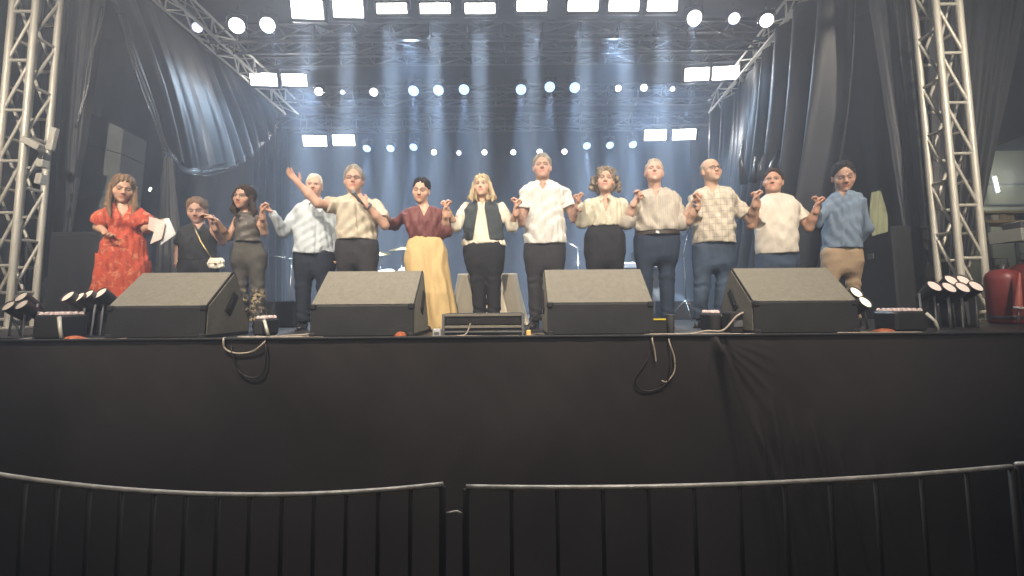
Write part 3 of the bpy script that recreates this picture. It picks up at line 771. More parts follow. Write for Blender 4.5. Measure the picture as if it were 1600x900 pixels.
cable([(352, 3.66), (349, 530, FY), (352, 545, FY), (370, 552, FY), (395, 549, FY), (412, 536, FY), (420, 3.64), (450, 3.72), (490, 3.8)], .010, 'cable', 'pale cable hanging in a loop over the stage edge right of the first wedge')
cable([(365, 3.64), (362, 548, FY), (372, 578, FY), (392, 590, FY), (412, 582, FY), (416, 545, FY), (414, 3.64), (440, 3.75)], .008, 'cabledark', 'dark loop below the pale looped cable, its shadow built as a tube')  # shadow of the pale loop on the skirt, modelled as a dark tube
cable([(372, 3.78), (410, 3.72), (445, 3.9), (478, 3.75, None), (488, 3.95, None)], .010, 'cable', 'pale cable crossing the floor toward the second wedge')
cable([(400, 3.85), (430, 3.7), (470, 3.66), (505, 3.68)], .009, 'cable', 'pale cable lying along the edge left of the second wedge')
cable([(415, 3.68), (428, 3.85), (455, 3.8), (470, 4.0)], .008, 'cabledark', 'black cable curled on the floor by the leather clad woman')
cable([(650, 3.66), (690, 3.65), (720, 3.70), (760, 3.66), (800, 3.67), (850, 3.66)], .008, 'cable', 'pale cable lying in front of the low rack case')
cable([(690, 3.68), (712, 3.70), (728, 3.74, None), (735, 505, 3.74)], .008, 'cable', 'short pale cable end sticking up before the rack case')
cable([(700, 3.64), (735, 3.68), (775, 3.70), (740, 3.74), (700, 3.72)], .007, 'cabledark', 'black cable coiled in front of the rack case')
cable([(818, 3.70), (832, 498, 3.9), (845, 490, 4.0), (856, 492, 4.0)], .008, 'cabledark', 'black cable running up behind the third wedge')
cable([(828, 3.74), (838, 3.9), (850, 3.85)], .008, 'cable', 'short pale cable between rack case and third wedge')
cable([(1012, 3.66), (1040, 3.70), (1075, 3.68), (1105, 3.78, None), (1130, 3.85, None), (1150, 495, 3.86), (1162, 488, 3.88)], .011, 'cable', 'thick pale cable rising to the junction box by the last wedge')
cable([(1006, 3.64), (1040, 3.66), (1080, 3.64), (1125, 3.68), (1165, 3.66), (1180, 3.64)], .010, 'cable', 'pale cable along the stage edge right of the third wedge')
cable([(1015, 3.75), (1050, 3.72), (1090, 3.74), (1120, 3.70), (1140, 3.74)], .009, 'cable', 'pale cable lying behind the edge cable')
cable([(1022, 3.64), (1019, 530, FY), (1023, 548, FY), (1025, 565, FY)], .008, 'cable', 'pale cable end hanging straight down right of the third wedge')
cable([(1045, 3.64), (1046, 535, FY), (1054, 560, FY), (1053, 582, FY), (1042, 596, FY), (1034, 595, FY)], .008, 'cable', 'pale cable hanging down and hooking to the left')
cable([(1020, 3.64), (1012, 560, FY), (994, 590, FY), (997, 606, FY), (1015, 611, FY), (1040, 600, FY), (1048, 570, FY), (1046, 3.64)], .007, 'cabledark', 'black cable hanging in a wide loop right of the third wedge')
cable([(1310, 3.70), (1345, 3.66), (1400, 3.68), (1430, 3.66)], .011, 'cable', 'pale cable along the edge right of the last wedge')
cable([(1308, 3.66), (1350, 3.72), (1395, 3.64), (1440, 3.70)], .010, 'cable', 'second pale cable right of the last wedge')
cable([(1465, 3.66), (1485, 3.64), (1497, 3.66)], .012, 'chrome', 'short shiny cable plug at the edge below the right lamp cluster')
cable([(0, 3.72), (25, 3.70), (50, 3.74)], .014, 'chrome', 'shiny pale cable at the far left edge of the stage')
cable([(128, 3.66), (150, 3.70), (175, 3.66), (198, 3.72)], .008, 'cable', 'thin cable on the dark floor left of the first wedge')
cable([(36, 510, 4.2), (18, 498, 4.2), (25, 508, 4.15), (34, 3.9)], .012, 'chrome', 'shiny looped cable at the foot of the left tower')

# ---------------------------------------------------------------- right outside: drums, cone, shelf, lamp tube
def gas_cylinder(px, Y, r, h, label):
    p = floor_pt(px, Y, DECK); root = empty('gas_cylinder', (p.x, p.y, DECK + .002), label, 'gas cylinder', 'red cylinders beside the right tower')
    MB().lathe([(.001, 0), (r * .9, 0), (r, .03), (r, h * .80), (r * .97, h * .86), (r * .85, h * .93), (r * .6, h * .985), (r * .3, h), (.001, h)], 28).build('tank', M['red'], root)
    MB().lathe([(r * .28, h - .01), (r * .28, h + .05), (r * .16, h + .055), (.001, h + .055)], 16).build('valve', M['fixture'], root)
    MB().tube([(-r * .5, 0, h + .02), (-r * .45, 0, h + .12), (r * .45, 0, h + .12), (r * .5, 0, h + .02)], .010, 6).build('carry_ring', M['fixture'], root)
    MB().lathe([(r * 1.002, .05), (r * 1.02, .055), (r * 1.02, .085), (r * 1.002, .09)], 28).build('foot_band', M['fixture'], root)
gas_cylinder(1574, 5.1, .155, .60, 'red gas cylinder just right of the right truss tower')
gas_cylinder(1614, 5.6, .17, .70, 'red gas cylinder at the very right edge of the picture')
p = at(1585, 465, 4.9)
cn = empty('traffic_cone', (p.x, 4.85, DECK + .35), 'narrow faded red cone leaning before the red cylinders', 'cone')
q = Matrix.Rotation(R(8), 4, 'Y')
MB().lathe([(.035, -.18), (.034, -.16), (.008, .20), (.001, .205)], 18, q).build('cone_body', M['redwhite'], cn)
MB().lathe([(.036, -.185), (.040, -.185), (.040, -.165), (.034, -.165)], 18, q).build('cone_foot', M['paperwhite'], cn)
MB().lathe([(.0255, -.065), (.0265, -.065), (.0215, -.005), (.0205, -.005)], 18, q).build('white_band', M['paperwhite'], cn)
MB().tube([(-.02, 0, -.18), (-.02, .02, -.35)], .008, 6).build('foot_rod', M['darkalu'], cn)
# equipment rack outside and white counter
p0, p1 = at(1545, 330, 8.6), at(1640, 330, 8.6)
rk = empty('equipment_shelf', ((p0.x + p1.x) / 2, 8.9, 0), 'cluttered pale shelf outside behind the right tower', 'shelf')
for yy in (330, 345, 372):
    z = at(1580, yy, 8.6).z; MB().box((0, 0, z), (p1.x - p0.x, .5, .05), bev=.006).build('shelf_board', M['wood'], rk)
for sx in (-.45, 0, .45):
    MB().box((sx * (p1.x - p0.x), -.2, at(1580, 350, 8.6).z / 2), (.05, .05, at(1580, 350, 8.6).z), bev=.004).build('post', M['darkalu'], rk)
rr = random.Random(5)
for k in range(7):
    x = (p1.x - p0.x) * (-.42 + .13 * k); z = at(1580, 345, 8.6).z + .025; hh = rr.uniform(.05, .13)
    MB().box((0, 0, hh / 2), (.1, .2, hh), bev=.008).build('item', M[rr.choice(['whiteboard', 'wood', 'darkalu', 'fixture'])], rk, (x, -.1, z))
ct = empty('white_counter', at(1600, 367, 7.2), 'white counter board jutting in at the right edge beyond the tower', 'counter')
MB().box((.05, 0, 0), (.72, .5, .20), Matrix.Rotation(R(-4), 3, 'Y'), bev=.01).build('board', M['whiteboard'], ct)
z = ct.location.z
MB().box((.2, .1, -z / 2 - .1), (.08, .08, z - .2)).build('support', M['darkalu'], ct)
MB().box((.12, .1, .17), (.4, .3, .14), Matrix.Rotation(R(-10), 3, 'Y'), bev=.01).build('tray', M['darkalu'], ct)
p = at(1557, 288, 12.5)
tb = empty('fluorescent_tube', p, 'lit fluorescent tube on the grey green wall right of the tower', 'lamp')
MB().tube([(-.03, 0, .22), (.03, 0, -.22)], .035, 8).build('tube', M['tube'], tb)
MB().box((0, .06, 0), (.10, .06, .56), Matrix.Rotation(R(-8), 3, 'Y')).build('fitting', M['darkalu'], tb)
lamp('tube_light', 'POINT', p + Vector((-.2, -.5, 0)), None, 95, (1, 1, .82), radius=.2)
# pale sheet hung in the right wing
p = [at(1362, 300, 5.9), at(1378, 298, 5.9), at(1387, 362, 5.9), at(1362, 369, 5.9)]
m = MB(); V = []
for i in range(9):
    for j in range(13):
        a = p[0].lerp(p[1], i / 8); b = p[3].lerp(p[2], i / 8); q = a.lerp(b, j / 12) + Vector((0, .03 * math.sin(i * 1.1 + j * .3), 0)); V.append(q)
m.add(V + [q + Vector((0, .006, 0)) for q in V], [(i * 13 + j, i * 13 + j + 1, (i + 1) * 13 + j + 1, (i + 1) * 13 + j) for i in range(8) for j in range(12)] +
      [(117 + i * 13 + j, 117 + (i + 1) * 13 + j, 117 + (i + 1) * 13 + j + 1, 117 + i * 13 + j + 1) for i in range(8) for j in range(12)], True)
tag(m.build('hanging_sheet', M['greensheet']), 'pale green sheet hanging in the right wing beside the man in blue', 'sheet')
# brackets clamped to the left tower
root = empty('clamped_brackets', at(72, 245, 5.6), 'grey metal brackets clamped to the inner side of the left tower', 'bracket')
for (x0, y0, x1, y1, w_) in ((86, 200, 78, 235, .06), (68, 250, 66, 262, .10), (66, 272, 62, 288, .09), (40, 218, 66, 232, .12)):
    a = at(x0, y0, 5.6) - root.location; b = at(x1, y1, 5.6) - root.location
    MB().box((a + b) / 2, (w_, .08, (b - a).length), dirmat(b - a), bev=.008).build('plate', M['alu'], root)

# ---------------------------------------------------------------- crowd barriers
def barrier(pl, pr, ys, Yl, Yr, label, nb):
    """pl..pr photo x, ys = photo y at left, middle, right of the top rail"""
    root = empty('crowd_barrier', (0, 0, 0), label, 'crowd barrier', 'crowd barriers before the stage')
    pts = []
    for k in range(25):
        t = k / 24; x = pl + (pr - pl) * t; Y = Yl + (Yr - Yl) * t
        y = ys[0] * (1 - t) * (1 - 2 * t) + ys[1] * 4 * t * (1 - t) + ys[2] * t * (2 * t - 1)
        pts.append(at(x, y, Y))
    c = pts[0].copy(); c.z = 0; root.location = c
    pts = [p - c for p in pts]
    MB().tube(pts, .0125, 10).build('top_rail', M['steel'], root)
    low = [Vector((p.x, p.y, .18)) for p in pts]
    MB().tube(low, .0165, 8).build('bottom_rail', M['shadesteel'], root)
    for e in (0, -1): MB().tube([pts[e] + Vector((0, 0, -.01)), (pts[e].x, pts[e].y, .02)], .0175, 8).build('end_post', M['shadesteel'], root)
    for k in range(1, nb):
        t = k / nb * 24; i = int(t); f = t - i
        p = pts[i].lerp(pts[min(24, i + 1)], f)
        MB().tube([p - Vector((0, 0, .01)), (p.x, p.y, .18)], .011, 6).build('bar', M['shadesteel'], root)
    for e in (3, 21):
        p = pts[e]
        MB().box((p.x, p.y, .02), (.05, .5, .03), bev=.005).build('foot', M['shadesteel'], root)
    return root
barrier(-160, 692, (712, 770, 757), 2.45, 2.28, 'steel crowd barrier at the left in front of the stage skirt', 17)
barrier(728, 1581, (761, 757, 729), 2.28, 2.42, 'steel crowd barrier at the right in front of the stage skirt', 12)
barrier(1588, 2200, (726, 700, 670), 2.42, 2.6, 'next steel crowd barrier just entering at the right edge', 12)
# hook linking the two
p = at(694, 803, 2.28)
hk = MB().tube([Vector((0, 0, 0)), at(704, 801, 2.28) - p, at(714, 799, 2.28) - p, at(720, 802, 2.28) - p, at(724, 806, 2.28) - p], .006, 7).build('barrier_hook', M['steel'], None, p)
tag(hk, 'bent steel hook linking the two crowd barriers', 'hook')
# ---------------------------------------------------------------- people: implicit surfaces meshed by surface nets
def smin(a, b, k):
    h = np.clip(.5 + .5 * (b - a) / k, 0, 1); return b * (1 - h) + a * h - k * h * (1 - h)
def smax(a, b, k): return -smin(-a, -b, k)
class Field:
    def __init__(s, lo, hi, step):
        if not hasattr(step, '__len__'): step = (step,) * 3
        s.ax = [np.arange(lo[i], hi[i] + step[i], step[i], dtype=np.float32) for i in range(3)]
        s.F = np.full([len(a) for a in s.ax], 1.0, np.float32)
    def reg(s, lo, hi, pad):
        sl = []
        for i in range(3):
            a = int(np.searchsorted(s.ax[i], lo[i] - pad)); b = int(np.searchsorted(s.ax[i], hi[i] + pad))
            sl.append(slice(max(0, a), max(0, b)))
        g = (s.ax[0][sl[0]][:, None, None], s.ax[1][sl[1]][None, :, None], s.ax[2][sl[2]][None, None, :])
        return tuple(sl), g
    def put(s, fn, lo, hi, k=.02, op='add', pad=None):
        sl, g = s.reg(lo, hi, k * 1.5 + .03 if pad is None else pad)
        if 0 in s.F[sl].shape: return s
        d = fn(*g)
        if op == 'add': s.F[sl] = smin(s.F[sl], d, k)
        elif op == 'sub': s.F[sl] = smax(s.F[sl], -d, k)
        return s
    def cap(s, a, b, ra, rb, k=.02, op='add', sy=1.0):
        a = np.array(a, np.float32); b = np.array(b, np.float32); r = max(ra, rb)
        ab = b - a; L2 = max(1e-8, float(ab @ ab))
        def fn(X, Y, Z):
            x, y, z = X - a[0], Y - a[1], Z - a[2]
            t = np.clip((x * ab[0] + y * ab[1] + z * ab[2]) / L2, 0, 1)
            return np.sqrt((x - t * ab[0]) ** 2 + ((y - t * ab[1]) / sy) ** 2 + (z - t * ab[2]) ** 2) - (ra + (rb - ra) * t)
        return s.put(fn, np.minimum(a, b) - r, np.maximum(a, b) + r, k, op)
    def ell(s, c, rad, k=.015, op='add', B=None):
        c = np.array(c, np.float32); rad = np.array(rad, np.float32); B = np.eye(3) if B is None else np.array(B)
        R_ = float(rad.max())
        def fn(X, Y, Z):
            x, y, z = X - c[0], Y - c[1], Z - c[2]
            p = [x * B[i][0] + y * B[i][1] + z * B[i][2] for i in range(3)]
            k0 = np.sqrt(sum((p[i] / rad[i]) ** 2 for i in range(3))); k1 = np.sqrt(sum((p[i] / rad[i] ** 2) ** 2 for i in range(3)))
            return k0 * (k0 - 1) / np.maximum(k1, 1e-5)
        return s.put(fn, c - R_, c + R_, k, op)
    def loft(s, rows, k=.03, n=2.3, inset=0.0, ripple=None, ends=.012, extra=None):
        """rows: (z, cx, a, cy, b) with z increasing"""
        rows = sorted(rows); A = np.array(rows, np.float64)
        zz = np.linspace(A[0, 0], A[-1, 0], 160); C = [np.interp(zz, A[:, 0], A[:, i]) for i in range(1, 5)]
        ker = np.hanning(13); ker /= ker.sum()
        C = [np.convolve(np.pad(c, 6, 'edge'), ker, 'valid') for c in C]
        m = A[:, 2].max()
        lo = (min(A[:, 1] - A[:, 2]) - .02, min(A[:, 3] - A[:, 4]) - .02, A[0, 0]); hi = (max(A[:, 1] + A[:, 2]) + .02, max(A[:, 3] + A[:, 4]) + .02, A[-1, 0])
        def fn(X, Y, Z):
            z = Z.ravel(); cx, a, cy, b = [np.interp(z, zz, c)[None, None, :] for c in C]
            a = np.maximum(a - inset, .01); b = np.maximum(b - inset, .01)
            x = (X - cx); y = (Y - cy)
            q = (np.abs(x / a) ** n + np.abs(y / b) ** n) ** (1 / n)
            if ripple is not None: q = q * (1 + ripple(np.arctan2(y / b, x / a), Z))
            d = (q - 1) * np.minimum(a, b) * (0.75)
            d = smax(d, np.maximum(Z - rows[-1][0], rows[0][0] - Z), ends)
            return d.astype(np.float32)
        return s.put(fn, lo, hi, k)
    def disp(s, fn):
        s.F += fn(s.ax[0][:, None, None], s.ax[1][None, :, None], s.ax[2][None, None, :]).astype(np.float32); return s
    def nets(s):
        F = s.F; F[0] = F[-1] = .5; F[:, 0] = F[:, -1] = .5; F[:, :, 0] = F[:, :, -1] = .5
        I = F < 0; nx, ny, nz = F.shape
        c = np.zeros((nx - 1, ny - 1, nz - 1), np.uint8)
        for i in (0, 1):
            for j in (0, 1):
                for k in (0, 1): c += I[i:nx - 1 + i, j:ny - 1 + j, k:nz - 1 + k]
        act = (c > 0) & (c < 8); idx = np.full(c.shape, -1, np.int64); ii = np.argwhere(act); idx[act] = np.arange(len(ii))
        if len(ii) == 0: return np.zeros((0, 3)), np.zeros((0, 4), int)
        acc = np.zeros((len(ii), 3)); cnt = np.zeros(len(ii))
        cs = [(i, j, k) for i in (0, 1) for j in (0, 1) for k in (0, 1)]
        for a in cs:
            for ax in range(3):
                if a[ax]: continue
                b = list(a); b[ax] = 1
                fa = F[ii[:, 0] + a[0], ii[:, 1] + a[1], ii[:, 2] + a[2]]; fb = F[ii[:, 0] + b[0], ii[:, 1] + b[1], ii[:, 2] + b[2]]
                m = (fa < 0) != (fb < 0); t = np.where(m, fa / np.where(m, fa - fb, 1), 0)
                p = np.tile(np.array(a, float), (len(ii), 1)); p[:, ax] += t
                acc[m] += p[m]; cnt += m
        pos = ii + acc / cnt[:, None]
        V = np.stack([np.interp(pos[:, i], np.arange(len(s.ax[i])), s.ax[i]) for i in range(3)], 1)
        Q = []
        for ax in range(3):
            o = [q for q in range(3) if q != ax]
            A = [slice(1, -1)] * 3; A[ax] = slice(0, -1); B = list(A); B[ax] = slice(1, None)
            fa, fb = I[tuple(A)], I[tuple(B)]
            e = np.argwhere(fa != fb); flip = fa[tuple(e.T)]
            e = e.copy(); e[:, o[0]] += 1; e[:, o[1]] += 1
            q = []
            for da, db in ((0, 0), (-1, 0), (-1, -1), (0, -1)):
                t = e.copy(); t[:, o[0]] += da; t[:, o[1]] += db
                q.append(idx[t[:, 0], t[:, 1], t[:, 2]])
            q = np.stack(q, 1)
            if ax == 1: flip = ~flip
            q[~flip] = q[~flip][:, ::-1]
            Q.append(q)
        Q = np.concatenate(Q); Q = Q[(Q >= 0).all(1)]
        return V, Q
def np_mesh(name, V, Q, m, tint=None):
    me = bpy.data.meshes.new(name); me.vertices.add(len(V)); me.vertices.foreach_set('co', V.astype(np.float32).ravel())
    me.loops.add(len(Q) * 4); me.loops.foreach_set('vertex_index', Q.astype(np.int32).ravel())
    me.polygons.add(len(Q)); me.polygons.foreach_set('loop_start', np.arange(0, len(Q) * 4, 4, dtype=np.int32))
    me.polygons.foreach_set('use_smooth', np.ones(len(Q), bool))
    me.update(calc_edges=True); me.validate()
    me.materials.append(m)
    if tint is not None:
        at_ = me.color_attributes.new('tint', 'FLOAT_COLOR', 'POINT')
        at_.data.foreach_set('color', np.concatenate([tint, np.ones((len(V), 1))], 1).astype(np.float32).ravel())
    return me
def wr(seed, amp, fx, fy, fz):
    """cloth wrinkle field"""
    rr = np.random.RandomState(seed); ph = rr.uniform(0, 6.28, 12); g = rr.uniform(.7, 1.3, 12)
    fx, fy, fz = fx * 2.1, fy * 2.1, fz * 2.1
    def f(X, Y, Z):
        w1 = .5 * np.sin(9 * g[0] * X + 7 * g[1] * Z + ph[0]) + .4 * np.sin(13 * g[2] * Z - 8 * X + ph[1] + 6 * Y)
        a = np.sin(fx * g[3] * X + fz * g[4] * Z + 2.2 * w1 + ph[2]); b = np.sin(-fx * g[5] * X * .8 + fz * g[6] * Z * 1.4 + fy * Y + 1.8 * w1 + ph[3])
        c = np.sin(fx * 1.9 * X + fy * 1.5 * Y + fz * .6 * Z + 2.5 * w1 + ph[4])
        e = .5 + .5 * np.sin(6 * X + 5 * Z + ph[5])
        a2 = np.sin(fx * 1.3 * g[7] * X - fz * 1.7 * g[8] * Z + 1.6 * w1 + ph[6])
        return amp * .60 * (a * e + b * (1 - e) + .45 * c + .45 * a2 * e)
    return f

def attr_skin(name):
    m = bpy.data.materials.new(name); m.use_nodes = True; n = m.node_tree.nodes; L = m.node_tree.links; b = n['Principled BSDF']
    a = n.new('ShaderNodeAttribute'); a.attribute_name = 'tint'
    nz = n.new('ShaderNodeTexNoise'); nz.inputs['Scale'].default_value = 28; nz.inputs['Detail'].default_value = 4
    tc = n.new('ShaderNodeTexCoord'); L.new(tc.outputs['Object'], nz.inputs['Vector'])
    mr = n.new('ShaderNodeMapRange'); mr.inputs[1].default_value = .3; mr.inputs[2].default_value = .7; mr.inputs[3].default_value = .90; mr.inputs[4].default_value = 1.08
    L.new(nz.outputs['Fac'], mr.inputs[0])
    mx = n.new('ShaderNodeVectorMath'); mx.operation = 'SCALE'; L.new(a.outputs['Color'], mx.inputs[0]); L.new(mr.outputs[0], mx.inputs['Scale'])
    L.new(mx.outputs[0], b.inputs['Base Color']); b.inputs['Roughness'].default_value = .52; b.inputs['Specular IOR Level'].default_value = .4
    return m
SKIN = attr_skin('skin')
def hairmat(name, c):
    return mat(name, c, .82, var=.35, vscale=20, bump=.7, bscale=55, stretch=(1.6, 1.6, .25), spec=.2)
HAIR = {'brown': hairmat('brown hair', (.075, .043, .026)), 'darkbrown': hairmat('dark brown hair', (.035, .022, .016)), 'black': hairmat('black hair', (.016, .013, .014)),
        'blonde': hairmat('blonde hair', (.40, .32, .20)), 'white': hairmat('white hair', (.62, .58, .50)), 'grey': hairmat('grey hair', (.26, .24, .21)),
        'curly': hairmat('greying curly hair', (.20, .165, .125)), 'balayage': hairmat('light brown hair', (.13, .082, .048)), 'salt': hairmat('short grey stubble', (.36, .31, .25))}
def fabric(name, c, rough=.85, var=.07, bump=.95, bs=15, **k): return mat(name, c, rough, var=var, vscale=7, bump=bump, bscale=bs, spec=.3, stretch=(1.3, 1.3, .7), **k)
def patterned(name, c1, c2, scale, thr, rough=.8, c3=None, zlim=None):
    """cloth print: islands of c2 (and c3) on c1; zlim confines the print below an object-space height"""
    m = fabric(name, c1, rough); n = m.node_tree.nodes; L = m.node_tree.links; b = n['Principled BSDF']; base = node_out(m)
    tc = n.new('ShaderNodeTexCoord'); prev = base.outputs[2]
    for k, (c, s_, t_) in enumerate(((c2, scale, thr), (c3, scale * 1.7, thr + .03))):
        if c is None: continue
        nz = n.new('ShaderNodeTexNoise'); nz.inputs['Scale'].default_value = s_; nz.inputs['Detail'].default_value = 2.5; nz.inputs['Distortion'].default_value = 1.2
        mp = n.new('ShaderNodeMapping'); mp.inputs['Location'].default_value = (k * 3.1, 1.7 * k, k); L.new(tc.outputs['Object'], mp.inputs[0]); L.new(mp.outputs[0], nz.inputs['Vector'])
        mr = n.new('ShaderNodeMapRange'); mr.inputs[1].default_value = t_; mr.inputs[2].default_value = t_ + .04; L.new(nz.outputs['Fac'], mr.inputs[0])
        fac = mr.outputs[0]
        if zlim is not None:
            sp = n.new('ShaderNodeSeparateXYZ'); L.new(tc.outputs['Object'], sp.inputs[0]); r2 = n.new('ShaderNodeMapRange')
            r2.inputs[1].default_value = zlim; r2.inputs[2].default_value = zlim - .06; L.new(sp.outputs[2], r2.inputs[0])
            mu = n.new('ShaderNodeMath'); mu.operation = 'MULTIPLY'; L.new(fac, mu.inputs[0]); L.new(r2.outputs[0], mu.inputs[1]); fac = mu.outputs[0]
        mx = n.new('ShaderNodeMix'); mx.data_type = 'RGBA'; mx.inputs[7].default_value = (*c, 1)
        L.new(fac, mx.inputs[0]); L.new(prev, mx.inputs[6]); prev = mx.outputs[2]
    L.new(prev, b.inputs['Base Color']); return m
def checked(name, c, line, sx, sz, w_=.12, rough=.85, vert_only=False):
    m = fabric(name, c, rough); n = m.node_tree.nodes; L = m.node_tree.links; b = n['Principled BSDF']; base = node_out(m)
    tc = n.new('ShaderNodeTexCoord'); sp = n.new('ShaderNodeSeparateXYZ'); L.new(tc.outputs['Object'], sp.inputs[0]); prev = base.outputs[2]
    for o, s_ in ((0, sx), (2, sz)):
        if o == 2 and vert_only: continue
        mu = n.new('ShaderNodeMath'); mu.operation = 'MULTIPLY'; mu.inputs[1].default_value = s_; L.new(sp.outputs[o], mu.inputs[0])
        fr = n.new('ShaderNodeMath'); fr.operation = 'FRACT'; L.new(mu.outputs[0], fr.inputs[0])
        lt = n.new('ShaderNodeMath'); lt.operation = 'LESS_THAN'; lt.inputs[1].default_value = w_; L.new(fr.outputs[0], lt.inputs[0])
        ha = n.new('ShaderNodeMath'); ha.operation = 'MULTIPLY'; ha.inputs[1].default_value = .6; L.new(lt.outputs[0], ha.inputs[0])
        mx = n.new('ShaderNodeMix'); mx.data_type = 'RGBA'; mx.inputs[7].default_value = (*line, 1); L.new(ha.outputs[0], mx.inputs[0]); L.new(prev, mx.inputs[6]); prev = mx.outputs[2]
    L.new(prev, b.inputs['Base Color']); return m
C = {
 'reddress': patterned('rust red floral dress', (.40, .060, .028), (.50, .17, .09), 15, .56, c3=(.27, .04, .025)),
 'blacktop': fabric('black knitted top', (.020, .021, .023)),
 'leather': mat('taupe leather top', (.11, .10, .088), .52, var=.15, vscale=9, bump=.3, bscale=50),
 'floral': patterned('grey trousers with floral cuffs', (.085, .082, .075), (.42, .34, .22), 14, .50, c3=(.02, .018, .016), zlim=.45),
 'paleblue': checked('pale blue fine striped shirt', (.58, .64, .68), (.50, .58, .66), 60, 60, .3, vert_only=True),
 'navy': fabric('navy trousers', (.018, .023, .038)), 'charcoal': fabric('charcoal trousers', (.030, .029, .033)),
 'beige': fabric('beige shirt', (.50, .45, .36)), 'maroon': fabric('maroon blouse', (.15, .050, .048), .55), 'mustard': fabric('mustard skirt', (.56, .41, .20), .7),
 'vest': fabric('dark denim waistcoat', (.050, .062, .070)), 'cream': fabric('cream blouse', (.70, .65, .54)), 'black': fabric('black trousers', (.016, .016, .019)),
 'white': checked('white fine striped shirt', (.66, .65, .62), (.58, .57, .57), 50, 50, .3, vert_only=True),
 'ivory': fabric('ivory satin blouse', (.54, .51, .41), .5), 'sand': checked('grey beige striped shirt', (.46, .42, .36), (.38, .35, .32), 45, 45, .35, vert_only=True),
 'check': checked('cream checked shirt', (.58, .53, .44), (.33, .29, .26), 17, 15, .13), 'jeans': mat('blue jeans', (.038, .062, .105), .8, var=.35, vscale=5, bump=.5, bscale=14),
 'tshirt': fabric('white T-shirt', (.68, .63, .55)), 'blue': fabric('denim blue shirt', (.14, .19, .26)), 'khaki': fabric('khaki chinos', (.33, .24, .155)),
 'darkjeans': fabric('dark blue jeans', (.022, .033, .058)), 'shoe': mat('black shoe leather', (.015, .013, .012), .35, var=.2), 'belt': mat('dark leather belt', (.03, .018, .012), .5),
 'white_leather': mat('white bag leather', (.78, .72, .62), .4, var=.05), 'gold': mat('gold chain', (.7, .5, .2), .3, metal=1),
}

def hand(F, w, d, n, s_, curl=(.5, .7, .5), spread=.10, sc_=1.0, thumb=1.0):
    """w wrist, d towards the fingers, n palm normal (fingers curl towards it), s_ thumb side"""
    w, d, n, s_ = [np.array(v, float) for v in (w, d, n, s_)]
    d /= np.linalg.norm(d); n -= d * (n @ d); n /= np.linalg.norm(n); s_ = s_ - d * (s_ @ d) - n * (s_ @ n); s_ /= np.linalg.norm(s_)
    pal = .088 * sc_; fl_ = (.92, 1.0, .94, .74); off = (.030, .010, -.010, -.029)
    F.cap(w - d * .03, w + d * .02, .027 * sc_, .025 * sc_, .012)
    for f in range(4):
        r0 = w + d * .010 + s_ * off[f] * .55 * sc_; kn = w + d * pal * (1 - .05 * abs(f - 1)) + s_ * off[f] * sc_
        F.cap(r0, kn, .0145 * sc_, .0125 * sc_, .012)
        p = kn; a = 0; dirv = d + s_ * spread * (1.3 - f) * .6; dirv /= np.linalg.norm(dirv)
        for k, (L, r) in enumerate(((.044, .0105), (.028, .0098), (.022, .0086))):
            a += curl[k] * (1 + .12 * f)
            v = dirv * math.cos(a) + n * math.sin(a); q = p + v * L * fl_[f] * sc_
            F.cap(p, q, r * sc_, r * .92 * sc_, .006); p = q
    t0 = w + d * .022 * sc_ + s_ * .022 * sc_; t1 = t0 + (d * .5 + s_ * .75 * thumb + n * .35) * .040 * sc_; t2 = t1 + (d * .75 + s_ * .25 * thumb + n * .45) * .033 * sc_; t3 = t2 + (d * .75 + n * .6) * .024 * sc_
    F.cap(t0, t1, .0155 * sc_, .013 * sc_, .012); F.cap(t1, t2, .0125 * sc_, .011 * sc_, .006); F.cap(t2, t3, .011 * sc_, .009 * sc_, .006)

